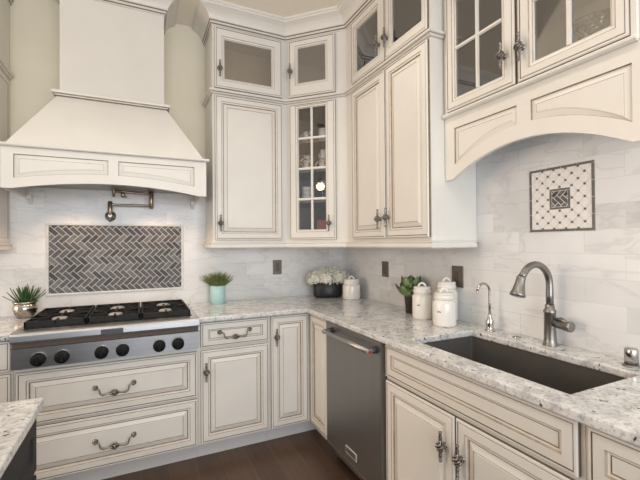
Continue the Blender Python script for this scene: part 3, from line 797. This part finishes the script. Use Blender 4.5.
# ------------------------------------------------------------------ rangetop
t = thing('gas_cooktop', 'stainless steel gas cooktop with black knobs and cast iron grates under the hood', 'cooktop', (-1.845, -.36, .73))
RX0, RX1 = -2.308, -1.383
mb = MB(); mb.box((RX0, -.650, .738), (RX1, -.03, .918), STEEL); mb.box((RX0+.03, -.62, .9185), (RX1-.03, -.06, .922), IRON); part('body', mb, t)
mb = MB(); fr = BACK(-.67)
pr = [(-.652, .730), (-.668, .732), (-.676, .838), (-.655, .842), (-.652, .842)]
vs = [(RX0, y, z) for y, z in pr]+[(RX1, y, z) for y, z in pr]; n = len(pr)
mb.add(vs, [list(range(n)), list(range(n, 2*n))]+[(k, (k+1) % n, n+(k+1) % n, n+k) for k in range(n)], STEEL); part('control_panel', mb, t)
mb = MB(); mb.box((RX0+.003, -.664, .842), (RX1-.003, -.640, .872), DARKGAP); part('shadow_gap', mb, t)
mb = MB(); pr = [(-.60, .9175), (-.60, .923), (-.670, .922), (-.688, .918), (-.694, .908), (-.694, .880), (-.690, .872), (-.680, .869), (-.640, .869)]
vs = [(RX0, y, z) for y, z in pr]+[(RX1, y, z) for y, z in pr]; n = len(pr)
mb.add(vs, [list(range(n)), list(range(n, 2*n))]+[(k, (k+1) % n, n+(k+1) % n, n+k) for k in range(n)], STEEL); part('bullnose', mb, t)
mb = MB(); mb.box((-1.905, -.697, .880), (-1.795, -.693, .906), BADGEM, .001); part('badge_plate', mb, t, 'small dark badge plate')
for x in (-2.190, -2.086, -1.903, -1.799, -1.608, -1.504):
    mb = MB(); ax = V((0, -1, -.06)).normalized(); c = V((x, -.670, .780))
    mb.lathe([(.035, 0), (.035, .003), (.031, .004)], c, STEEL, axis=ax, n=24)
    mb.lathe([(.033, .003), (.0345, .010), (.033, .030), (.030, .034), (0, .035)], c, BLACKP, axis=ax, n=24)
    mb.box((x-.005, -.712, .757), (x+.005, -.700, .799), BLACKP, .002)
    part('control_knob', mb, t, 'round black control knob')
for gi, (x0, x1) in enumerate(((-2.270, -1.986), (-1.978, -1.709), (-1.701, -1.424))):
    mb = MB(); y0, y1 = -.602, -.085; za, zb = .935, .962; w = .011
    for a, b in (((x0, y0), (x1, y0+w*1.3)), ((x0, y1-w), (x1, y1)), ((x0, y0), (x0+w, y1)), ((x1-w, y0), (x1, y1)), ((x0, (y0+y1)/2-w/2), (x1, (y0+y1)/2+w/2))):
        mb.box((a[0], a[1], za), (b[0], b[1], zb), IRON, .002)
    xm = (x0+x1)/2
    for yc in (y0+(y1-y0)*.25, y0+(y1-y0)*.75):
        mb.box((x0, yc-w/2, za+.005), (xm-.045, yc+w/2, zb), IRON, .002); mb.box((xm+.045, yc-w/2, za+.005), (x1, yc+w/2, zb), IRON, .002)
        mb.box((xm-w/2, yc+.045, za+.005), (xm+w/2, yc+(y1-y0)*.25, zb), IRON, .002); mb.box((xm-w/2, yc-(y1-y0)*.25, za+.005), (xm+w/2, yc-.045, zb), IRON, .002)
        for sx in (-1, 1):
            for sy in (-1, 1):
                mb.tube([(xm+sx*.045, yc+sy*.042, .957), (xm+sx*.13, yc+sy*.115, .957)], .0055, IRON, n=6)
    for xx in (x0+.008, x1-.008):
        for yy in (y0+.01, y1-.01, (y0+y1)/2): mb.box((xx-.007, yy-.007, .920), (xx+.007, yy+.007, za+.002), IRON)
    part('grate', mb, t, 'cast iron grate')
    for yc in (y0+(y1-y0)*.25, y0+(y1-y0)*.75):
        mb = MB(); mb.lathe([(.055, .9225), (.052, .930), (.040, .934)], (xm, yc, 0), ALU, n=20)
        mb.lathe([(.042, .933), (.042, .944)], (xm, yc, 0), BRASS, n=20); mb.lathe([(.038, .944), (.040, .952), (.034, .957), (0, .958)], (xm, yc, 0), ALU, n=20)
        part('burner', mb, t, 'burner with pale cap')

# ------------------------------------------------------------------ pot filler
t = thing('pot_filler', 'jointed bronze pot filler tap on the wall above the herringbone panel', 'tap', (-1.897, 0, 1.60))
x0 = -1.897
mb = MB(); mb.lathe([(.036, -.0105), (.036, -.016), (.030, -.020), (.016, -.024), (.013, -.05)], (x0, 0, 1.578), NICKEL, axis=(0, 1, 0), n=22)
mb.lathe([(.011, -.05), (.019, -.052), (.019, -.075), (.012, -.077)], (x0, 0, 1.578), NICKEL, axis=(0, 1, 0), n=18)
mb.lathe([(.007, -.045), (.007, 0)], (x0, -.064, 1.578), NICKEL, n=10); part('wall_flange', mb, t, 'round nickel wall flange')
mb = MB(); mb.lathe([(.012, 1.58), (.015, 1.585), (.015, 1.676), (.011, 1.680)], (x0, -.064, 0), PFMET, n=16)
mb.tube([(x0, -.064, 1.655), (x0+.02, -.064, 1.655), (-1.66, -.075, 1.655), (-1.64, -.075, 1.655)], [.014, .0085, .0085, .011], PFMET, n=12); part('lower_arm', mb, t)
mb = MB(); mb.lathe([(.011, 1.634), (.015, 1.638), (.015, 1.762), (.009, 1.768)], (-1.632, -.076, 0), PFMET, n=16)
mb.tube([(-1.632, -.076, 1.738), (-1.66, -.082, 1.738), (-1.80, -.10, 1.745), (-1.87, -.105, 1.749)], [.013, .0085, .0085, .010], PFMET, n=12); part('upper_arm', mb, t)
mb = MB(); mb.tube([(-1.868, -.105, 1.757), (-1.872, -.105, 1.744), (-1.872, -.105, 1.705)], [.014, .012, .008], PFMET, n=12)
mb.ball((-1.872, -.105, 1.756), .015, PFMET); part('spout', mb, t)
mb = MB(); mb.lathe([(.012, 0), (.014, .005), (.014, .03), (.009, .034)], (-1.815, -.10, 1.740), PFMET, axis=(0, 0, -1), n=14); mb.tube([(-1.815, -.10, 1.714), (-1.79, -.10, 1.710)], .005, PFMET)
part('valve_handle', mb, t)

# ------------------------------------------------------------------ sink and taps
t = None
bm = bmesh.new(); x0, x1, y0, y1 = sinkx[0]-.006, sinkx[1]+.006, sinky[0]-.006, sinky[1]+.006
mb = MB()
def rrect(x0, y0, x1, y1, r, z, n=5):
    out = []
    for cx, cy, a in ((x1-r, y1-r, 0), (x0+r, y1-r, 90), (x0+r, y0+r, 180), (x1-r, y0+r, 270)):
        for k in range(n+1):
            q = math.radians(a+90*k/n); out.append(V((cx+r*math.cos(q), cy+r*math.sin(q), z)))
    return out
loops = [rrect(x0-.02, y0-.02, x1+.02, y1+.02, .03, .884), rrect(x0, y0, x1, y1, .012, .884), rrect(x0+.002, y0+.002, x1-.002, y1-.002, .014, .69),
         rrect(x0+.012, y0+.012, x1-.012, y1-.012, .02, .672), rrect(x0+.15, y0+.30, x1-.15, y1-.30, .03, .668)]
for A_, B_ in zip(loops, loops[1:]):
    n = len(A_)
    for k in range(n): mb.add([A_[k], A_[(k+1) % n], B_[(k+1) % n], B_[k]], [(0, 1, 2, 3)], SINKM)
mb.add(loops[-1], [list(range(len(loops[-1])))], SINKM)
t = thing('undermount_sink', 'dark rectangular undermount sink basin set into the granite', 'sink', ((x0+x1)/2, (y0+y1)/2, .668))
part('basin', mb, t)
mb = MB(); mb.lathe([(.045, .6685), (.045, .671), (.03, .6712), (.028, .669), (0, .669)], ((x0+x1)/2, (y0+y1)/2, 0), HSTEEL, n=20); part('drain', mb, t)

t = thing('kitchen_faucet', 'tall brushed nickel gooseneck faucet behind the sink', 'faucet', (-.072, -2.022, .915))
fx, fy = -.072, -2.022
mb = MB(); mb.lathe([(.031, .915), (.031, .918), (.027, .924), (.0245, .945), (.0235, 1.055), (.026, 1.060), (.026, 1.068), (.020, 1.075), (.018, 1.095)], (fx, fy, 0), NICKEL, n=24); part('body', mb, t)
pts = [(fx, fy, 1.085)]; R = .094; zc = 1.180
pts += [(fx, fy, 1.14)]+[(fx-R+R*math.cos(PI*k/16), fy, zc+R*math.sin(PI*k/16)) for k in range(0, 14)]+[(fx-R-R*.95, fy, zc+R*.46)]
mb = MB(); mb.tube(pts, [.0155]*2+[.0148]*15, NICKEL, n=16); nk = part('gooseneck', mb, t)
e = V(pts[-1]); dn = V((-.34, 0, -1)).normalized()
mb = MB(); mb.lathe([(.016, -.004), (.0185, .004), (.0180, .012), (.020, .030), (.0255, .060), (.0305, .074), (.0305, .082), (.026, .084), (0, .084)], e, NICKEL, axis=dn, n=22); part('spray_head', mb, t)
mb = MB(); mb.lathe([(.017, 0), (.017, .03), (.019, .034), (.019, .055), (.0215, .060), (.0225, .086), (.0215, .090), (.017, .0905), (0, .0905)], (fx, fy-.012, 1.016), NICKEL, axis=(-.15, -1, -.02), n=20)
mb.tube([(fx-.004, fy-.03, 1.034), (fx-.012, fy-.055, 1.040), (fx-.016, fy-.09, 1.028)], [.008, .009, .007], NICKEL, n=10); part('side_lever', mb, t)

t = thing('filtered_water_tap', 'small slim chrome gooseneck tap beside the faucet', 'faucet', (-.08, -1.708, .915))
mb = MB(); mb.lathe([(.026, .915), (.026, .920), (.020, .925), (.017, .936), (.0205, .950), (.020, .964), (.012, .982), (.010, .996), (.0075, 1.004)], (-.08, -1.708, 0), CHROME, n=20); part('body', mb, t)
pts = [(-.08, -1.708, .99), (-.08, -1.708, 1.06)]+[(-.08-.043+.043*math.cos(PI*k/12), -1.708, 1.118+.043*math.sin(PI*k/12)) for k in range(0, 12)]
mb = MB(); mb.tube(pts, .0065, CHROME, n=10); mb.lathe([(.0075, 0), (.0075, .014), (.006, .016)], pts[-1], CHROME, axis=(-.2, 0, -1), n=12); part('spout', mb, t)
mb = MB(); mb.tube([(-.08, -1.720, .955), (-.088, -1.745, .958)], [.007, .005], CHROME); part('lever', mb, t)

t = thing('air_gap', 'polished chrome dishwasher air gap cap at the right end of the sink', 'air gap', (-.087, -2.337, .915))
mb = MB(); mb.lathe([(.028, .915), (.028, .919), (.0225, .922)], (-.087, -2.337, 0), NICKEL, n=22); part('base_ring', mb, t)
mb = MB(); mb.lathe([(.0215, .920), (.0215, .975), (.019, .981), (0, .982)], (-.087, -2.337, 0), CHROME, n=24); part('cap', mb, t)
mb = MB(); mb.lathe([(.020, .915), (.020, .918), (.014, .919), (.013, .922), (0, .923)], (-.078, -1.862, 0), CHROME, n=20)
single('disposal_button', mb, 'tiny chrome push button in the granite between faucet and slim tap', 'button', (-.078, -1.862, .915))

# ------------------------------------------------------------------ outlets
def outlet(fr, u, v, w, h, label, kind):
    t = thing('outlet' if kind == 'o' else 'light_switch', label, 'outlet' if kind == 'o' else 'light switch', fr.p(u, v, .010))
    mb = MB(); rings(mb, fr, u-w/2, v-h/2, u+w/2, v+h/2, [(0, .010, PLATE), (0, .014, PLATE), (.002, .016, PLATE)]); part('cover_plate', mb, t)
    mb = MB(); rings(mb, fr, u-.017, v-.034, u+.017, v+.034, [(0, .0158, PLATED), (0, .018, PLATED), (.002, .019, PLATED)])
    part('receptacle' if kind == 'o' else 'rocker', mb, t)
outlet(fb, -.648, 1.172, .078, .122, 'dark bronze outlet on the marble above the teal cup counter', 'o')
outlet(fr_, .689, 1.172, .082, .118, 'dark bronze outlet on the right wall left of the leafy plant', 'o')
outlet(fr_, 1.422, 1.170, .088, .125, 'dark bronze switch plate directly behind the white canisters', 's')

# ------------------------------------------------------------------ counter objects
def canister(name, x, y, r, h, label, tagdir=None, lidr=.80):
    t = thing(name, label, 'canister', (x, y, .915), 'white ceramic canisters')
    z = .915
    mb = MB(); mb.lathe([(r*.90, z), (r*.96, z+.004), (r, z+.014), (r, z+h*.84), (r*.97, z+h*.90), (r*.86, z+h*.95), (r*.82, z+h*.97), (r*.82, z+h)], (x, y, 0), CERAM, n=32); part('jar', mb, t)
    mb = MB(); q = r*lidr*1.08; zl = z+h
    mb.lathe([(q*.98, zl-.002), (q*1.03, zl+.002), (q*1.03, zl+.016), (q, zl+.020), (q*.95, zl+.021), (q*.95, zl+.024), (q*.99, zl+.026), (q*.98, zl+.034), (q*.90, zl+.038), (0, zl+.040)], (x, y, 0), CERAM, n=32)
    ca, sa = math.cos(.55), math.sin(.55)
    pts = [(x+ca*.021*math.cos(PI*k/10), y-sa*.021*math.cos(PI*k/10), zl+.034+.024*math.sin(PI*k/10)) for k in range(11)]
    mb.tube(pts, .0066, CERAM, n=10); part('lid', mb, t, 'ceramic lid with loop handle')
    if tagdir:
        mb = MB(); a = math.atan2(tagdir[1], tagdir[0])
        for k in range(3):
            aa = a+(k-1)*.10; c = V((x+(r+.0004)*math.cos(aa), y+(r+.0004)*math.sin(aa), z+h*.56+(k == 1)*.001))
            e1 = V((-math.sin(aa), math.cos(aa), 0)); nn = V((math.cos(aa), math.sin(aa), 0))
            P = [c+e1*s*.0028+V((0, 0, w*.0026))+nn*d for d in (0, .0006) for s, w in ((-1, -1), (1, -1), (1, 1), (-1, 1))]
            mb.add(P, [(0, 1, 2, 3), (4, 5, 6, 7), (0, 1, 5, 4), (1, 2, 6, 5), (2, 3, 7, 6), (3, 0, 4, 7)], INK)
        part('lettering', mb, t, 'tiny dark lettering')
    return t
canister('canister', -.138, -.388, .073, .126, 'small white ceramic canister beside the hydrangea vase in the corner')
canister('canister', -.168, -1.292, .059, .155, 'white ceramic canister in front of the leafy plant', (-.9, -.5))
canister('canister', -.192, -1.502, .063, .146, 'front right white ceramic canister nearest the sink', (-1, -.4))
canister('canister', -.082, -1.405, .062, .190, 'tallest white ceramic canister at the back in front of the switch')

def leafblade(mb, base, az, tilt, L, w, mat, bend=.5, th=.0012, n=5, fold=.25):
    """a tapering solid leaf from base; az = heading, tilt from vertical"""
    d = V((math.cos(az), math.sin(az), 0)); side = V((-math.sin(az), math.cos(az), 0)); p = V(base); a = tilt
    rows = []
    for k in range(n+1):
        t = k/n; ww = w*(math.sin(PI*min(1, .25+.75*t))**.8 if t < 1 else .02)
        up = d*(-math.cos(a))+V((0, 0, math.sin(a)))
        rows.append((p-side*ww, p+up*(-fold*ww), p+side*ww, p+up*(th*2-fold*ww)))
        p = p+(d*math.sin(a)+V((0, 0, math.cos(a))))*(L/n); a += bend/n
    vs = [q for r in rows for q in r]; fs = []
    for k in range(n):
        i, j = 4*k, 4*k+4
        fs += [(i, i+1, j+1, j), (i+1, i+2, j+2, j+1), (i+2, i+3, j+3, j+2), (i+3, i, j, j+3)]
    mb.add(vs, fs, mat, True)

# silver pot with spiky succulent
px, py = -2.368, -.115
t = thing('potted_succulent', 'spiky green succulent in a hammered silver pot left of the cooktop', 'plant', (px, py, .915))
mb = MB(); z = .915
mb.lathe([(.036, z), (.042, z+.002), (.058, z+.030), (.066, z+.055), (.065, z+.070), (.058, z+.084), (.055, z+.088), (.066, z+.094), (.069, z+.100), (.066, z+.104), (.058, z+.104), (.054, z+.092)], (px, py, 0), SILVERPOT, n=32)
part('pot', mb, t)
mb = MB(); mb.lathe([(.057, z+.086), (.057, z+.094), (0, z+.098)], (px, py, 0), SOIL, n=20); part('soil', mb, t)
mb = MB(); rng = random.Random(5)
for k in range(70):
    az = rng.uniform(0, 2*PI); q = rng.random(); r = .045*q
    leafblade(mb, (px+r*math.cos(az), py+r*math.sin(az), z+.094), az, .06+.82*q+rng.uniform(-.1, .1), rng.uniform(.09, .125)*(1-.15*q), .0065, LEAFD, rng.uniform(-.15, .2), .002)
part('leaves', mb, t)
# teal cup with grass
px, py = -1.165, -.105
t = thing('grass_plant', 'small green grass plant in a pale teal cylinder cup', 'plant', (px, py, .915))
mb = MB(); mb.lathe([(.054, z), (.057, z+.003), (.058, z+.138), (.0565, z+.140), (.055, z+.138), (.054, z+.125)], (px, py, 0), TEAL, n=32); part('cup', mb, t)
mb = MB(); mb.lathe([(.0545, z+.122), (.0545, z+.128), (0, z+.132)], (px, py, 0), SOIL, n=20); part('soil', mb, t)
mb = MB()
for k in range(420):
    az = rng.uniform(0, 2*PI); q = rng.random()**.6; r = .050*q
    leafblade(mb, (px+r*math.cos(az), py+r*math.sin(az), z+.127), az+rng.uniform(-.4, .4), max(.02, .75*q+rng.uniform(-.2, .2)), rng.uniform(.065, .125), .0030, LEAFG if k % 3 else LEAFE, rng.uniform(0, .5), .0008, 4)
part('blades', mb, t)
# hydrangeas in dark vase
px, py = -.262, -.205
t = thing('hydrangea_vase', 'cream hydrangea blooms in a low charcoal oval vase in the corner', 'flower arrangement', (px, py, .915))
mb = MB(); bmv = [(.098, z), (.112, z+.004), (.122, z+.030), (.125, z+.115), (.121, z+.118), (.118, z+.110)]
t2 = len(mb.v); mb.lathe(bmv, (0, 0, 0), DVASE, n=36)
def oval(mb, i0=0):
    ca, sa = math.cos(-.35), math.sin(-.35)
    for i in range(i0, len(mb.v)):
        q = mb.v[i]; x, y = q.x*1.02, q.y*.62; mb.v[i] = V((px+x*ca-y*sa, py+x*sa+y*ca, q.z))
oval(mb); part('vase', mb, t)
mb = MB()
for k in range(14):
    a = 2*PI*k/14; leafblade(mb, (px+.09*math.cos(a), py+.05*math.sin(a), z+.105), a, .9, .07, .02, LEAFB, .6)
part('leaves', mb, t)
for bi, (u, v_, zz, rr) in enumerate(((-.105, -.010, .155, .062), (-.015, -.045, .160, .068), (.085, -.015, .160, .064), (-.04, .035, .185, .066), (.05, .035, .190, .064), (-.125, .03, .15, .05), (.13, .02, .165, .05))):
    mb = MB(); ca, sa = math.cos(-.35), math.sin(-.35)
    c = V((px+u*ca-v_*sa, py+u*sa+v_*ca, z+zz)); mb.ball(c, rr*.70, PETAL, n=10, m=6)
    nfl = 170
    for k in range(nfl):
        zf = 1-2*(k+.5)/nfl; th = k*2.39996; rxy = math.sqrt(1-zf*zf); d = V((rxy*math.cos(th), rxy*math.sin(th), zf))
        if d.z < -.6: continue
        cc = c+d*rr*rng.uniform(.70, 1.2); s1 = d.orthogonal().normalized(); s1.rotate(Matrix.Rotation(rng.uniform(0, 3), 3, d)); s2 = d.cross(s1); w = rng.uniform(.008, .0125)
        for q in range(4):
            e1 = (s1, s2, -s1, -s2)[q]; e2 = (s2, -s1, -s2, s1)[q]
            mb.add([cc, cc+e1*w*.6-e2*w*.45+d*.002, cc+e1*w*1.1+d*.004*rng.uniform(-1, 1.5), cc+e1*w*.6+e2*w*.45+d*.002, cc-d*.004], [(0, 1, 2, 3), (4, 3, 2, 1)], PETAL)
    part('bloom', mb, t)
# broad leaved plant
px, py = -.105, -1.112
t = thing('potted_leafy_plant', 'broad leaved green plant in a dark brown pot behind the canisters', 'plant', (px, py, .915))
mb = MB(); mb.lathe([(.034, z), (.037, z+.003), (.046, z+.115), (.049, z+.118), (.049, z+.128), (.045, z+.128), (.043, z+.115)], (px, py, 0), BPOT, n=28); part('pot', mb, t)
mb = MB(); mb.lathe([(.044, z+.112), (.044, z+.118), (0, z+.120)], (px, py, 0), SOIL, n=18); part('soil', mb, t)
for ring, (nl, tilt, L, w) in enumerate(((4, .12, .125, .052), (5, .50, .135, .060), (6, .95, .105, .054))):
    for k in range(nl):
        a = 2*PI*(k+.5*ring)/nl+.3; mb = MB()
        b0 = (px+.012*ring*math.cos(a), py+.012*ring*math.sin(a), z+.115)
        leafblade(mb, b0, a, tilt, L, w, LEAFB, -.25, .003, 8, .35); leafblade(mb, V(b0)+V((0, 0, -.0015)), a, tilt, L*1.02, w*1.06, LEAFE, -.25, .0015, 8, .35)
        part('leaf', mb, t)

# ------------------------------------------------------------------ things behind glass
def dp(s, d, z): return UD.p(s, z, -d)
def mug(s, d, z, r, h, mat, label, grp='mugs in the corner cabinet', ang=0.):
    c = dp(s, d, 0); mb = MB()
    t = thing('mug', label, 'mug', (c.x, c.y, z), grp)
    mb.lathe([(r*.8, z), (r*.9, z+.003), (r, z+.012), (r, z+h), (r*.93, z+h), (r*.92, z+.012), (0, z+.008)], (c.x, c.y, 0), mat, n=24); part('body', mb, t)
    mb = MB(); e = V((math.cos(ang), math.sin(ang), 0))
    mb.tube([V((c.x, c.y, z+h*.5))+e*(r*.95+h*.32*math.sin(PI*k/8))+V((0, 0, h*.32*math.cos(PI*k/8))) for k in range(9)], .005, mat, n=8); part('handle', mb, t)
mug(.150, .075, 2.1665, .036, .075, CHINA, 'patterned mug on the top shelf, left of two behind the corner glass', ang=2.6)
mug(.280, .070, 2.1665, .038, .085, CERAMP, 'plain white mug on the top shelf, right of two behind the corner glass', ang=-2.4)
mug(.150, .075, 1.9385, .040, .115, CHINA, 'tall patterned mug on the second shelf behind the left panes', ang=3.5)
mug(.280, .075, 1.9385, .040, .080, CHINA, 'lower patterned mug of the stacked pair behind the right panes', ang=2.4)
mug(.285, .075, 2.0193, .034, .070, CERAMP, 'white mug stacked on a patterned mug behind the right panes', ang=2.0)
for k in range(3):
    c = dp(.145, .085, 0); zz = 1.7055+.030*k; mb = MB()
    mb.lathe([(.028, zz), (.030, zz+.002), (.048, zz+.020), (.054, zz+.045), (.051, zz+.045), (.045, zz+.022), (0, zz+.008)], (c.x, c.y, 0), CERAMP, n=24)
    single('bowl', mb, ('bottom', 'middle', 'top')[k]+' white bowl of the stack on the third shelf of the corner cabinet', 'bowl', (c.x, c.y, zz), 'stacked bowls in the corner cabinet')
def goblet(x, y, z, h, r, label, grp):
    mb = MB(); mb.lathe([(r*.85, z), (r*.8, z+.003), (.005, z+.008), (.004, z+h*.45), (r*.5, z+h*.5), (r*.95, z+h*.62), (r, z+h*.8), (r*.85, z+h), (r*.81, z+h), (r*.95, z+h*.8), (r*.9, z+h*.63), (0, z+h*.52)], (x, y, 0), CRYST, n=20)
    single('goblet', mb, label, 'goblet', (x, y, z), grp)
c = dp(.262, .10, 0); goblet(c.x, c.y, 1.7055, .165, .040, 'crystal goblet right of the bowls in the corner cabinet', 'goblets behind glass')
c = dp(.285, .085, 0)
mb = MB(); zz = Z0+.017
R_ = Matrix.Rotation(-PI/4, 3, 'Z')
vs = [V((c.x, c.y, 0))+R_ @ V((x, y, 0))+V((0, 0, z_)) for z_ in (zz, zz+.155) for x, y in ((-.055, -.03), (.055, -.03), (.055, .03), (-.055, .03))]
mb.add(vs, [(0, 3, 2, 1), (4, 5, 6, 7), (0, 1, 5, 4), (1, 2, 6, 5), (2, 3, 7, 6), (3, 0, 4, 7)], RED)
single('tea_box', mb, 'red box at the bottom right of the corner glass cabinet', 'box', (c.x, c.y, zz))
for k, (y, h) in enumerate(((-1.78, .17), (-1.87, .17))):
    goblet(-.125, y, 2.0515, h, .036, ('left' if k == 0 else 'right')+' crystal goblet behind the left glass door above the sink', 'goblets behind glass')
mb = MB(); zz = 2.0515
mb.lathe([(.05, zz), (.052, zz+.004), (.02, zz+.02), (.02, zz+.05), (.07, zz+.08), (.095, zz+.13), (.10, zz+.16), (.096, zz+.16), (.065, zz+.085), (0, zz+.07)], (-.118, -2.25, 0), CRYST, n=28)
single('crystal_bowl', mb, 'cut crystal footed bowl behind the right glass door above the sink', 'bowl', (-.118, -2.25, zz))
mb = MB(); zz = 2.487
mb.lathe([(.05, zz), (.055, zz+.01), (.075, zz+.08), (.05, zz+.16), (.032, zz+.2), (.04, zz+.22), (.036, zz+.22), (.028, zz+.2), (.045, zz+.16), (0, zz+.02)], (-.15, -1.44, 0), CRYST, n=28)
single('crystal_vase', mb, 'crystal vase behind the right upper glass door of the tall double cabinet', 'vase', (-.15, -1.44, zz))

# ------------------------------------------------------------------ pendant over the island
GLOW, nt_, b_, o_ = nmat('lamp_glass'); b_.inputs['Base Color'].default_value = (1, .9, .75, 1); b_.inputs['Emission Color'].default_value = (1, .80, .52, 1); b_.inputs['Emission Strength'].default_value = 14
t = thing('pendant_lamp', 'round pendant lamp over the island, seen as a warm glow in the corner cabinet glass', 'lamp', (-2.85, -1.66, 2.19))
mb = MB(); mb.ball((-2.85, -1.66, 2.19), .06, GLOW, n=20, m=14); part('globe', mb, t)
mb = MB(); mb.lathe([(.06, ZC-.001), (.06, ZC-.02), (.006, ZC-.03), (.006, 2.30), (.03, 2.29), (.035, 2.245)], (-2.85, -1.66, 0), PFMET, n=20); part('stem', mb, t)
# ------------------------------------------------------------------ light
def area(name, loc, target, sx, sy, power, col):
    l = bpy.data.lights.new(name, 'AREA'); l.shape = 'RECTANGLE'; l.size = sx; l.size_y = sy; l.energy = power; l.color = col
    o = bpy.data.objects.new(name, l); COL.objects.link(o); o.location = loc
    o.rotation_euler = (V(target)-V(loc)).to_track_quat('-Z', 'Y').to_euler(); return o
w = bpy.data.worlds.new('daylight'); SC.world = w; w.use_nodes = True
bg = w.node_tree.nodes['Background']; bg.inputs[0].default_value = (.97, .98, 1.0, 1); bg.inputs[1].default_value = .58
area('unseen_area_fill', (-1.6, -6.0, 1.5), (-1.4, 0, 1.2), 3.2, 2.0, 120, (.90, .95, 1.0))  # unseen area lamp standing in for windows behind the camera
area('unseen_area_fill', (-6.0, -.95, 1.6), (0, -1.8, 1.0), 2.2, 2.0, 86, (1.0, .75, .54))  # added warm fill standing in for indoor light from the left
for x, y in ((-1.0, -1.5), (-2.2, -1.6), (-1.0, -2.9), (-2.3, -3.2)):  # spots added for brightness
    l = bpy.data.lights.new('added_ceiling_fill', 'SPOT'); l.energy = 22; l.color = (1, .91, .80); l.spot_size = 2.3; l.spot_blend = .7; l.shadow_soft_size = .06
    o = bpy.data.objects.new('added_ceiling_fill', l); COL.objects.link(o); o.location = (x, y, 3.04)
for x in (-2.10, -1.60):
    l = bpy.data.lights.new('hood_downlight', 'SPOT'); l.energy = 6.5; l.color = (1, .70, .45); l.spot_size = 2.2; l.spot_blend = .6; l.shadow_soft_size = .03
    o = bpy.data.objects.new('hood_downlight', l); COL.objects.link(o); o.location = (x, -.27, 1.745)

# ------------------------------------------------------------------ camera
f, yaw, pit, rol = 381.4685, .442490, .008958, -.007447
cam = bpy.data.cameras.new('camera'); co = bpy.data.objects.new('camera', cam); COL.objects.link(co)
F = V((math.sin(yaw)*math.cos(pit), math.cos(yaw)*math.cos(pit), math.sin(pit)))
R0 = V((math.cos(yaw), -math.sin(yaw), 0)); U0 = R0.cross(F)
R = R0*math.cos(rol)+U0*math.sin(rol); U = -R0*math.sin(rol)+U0*math.cos(rol)
M = Matrix((R, U, -F)).transposed().to_4x4(); M.translation = V((-1.712427, -3.115234, 1.372029))
co.matrix_world = M
cam.sensor_fit = 'HORIZONTAL'; cam.sensor_width = 36; cam.lens = f*36/640; cam.clip_start = .05
SC.camera = co
SC.view_settings.view_transform = 'Standard'; SC.view_settings.look = 'None'
SC.view_settings.gamma = 1; SC.view_settings.use_curve_mapping = False
SC.view_settings.exposure = 0.0
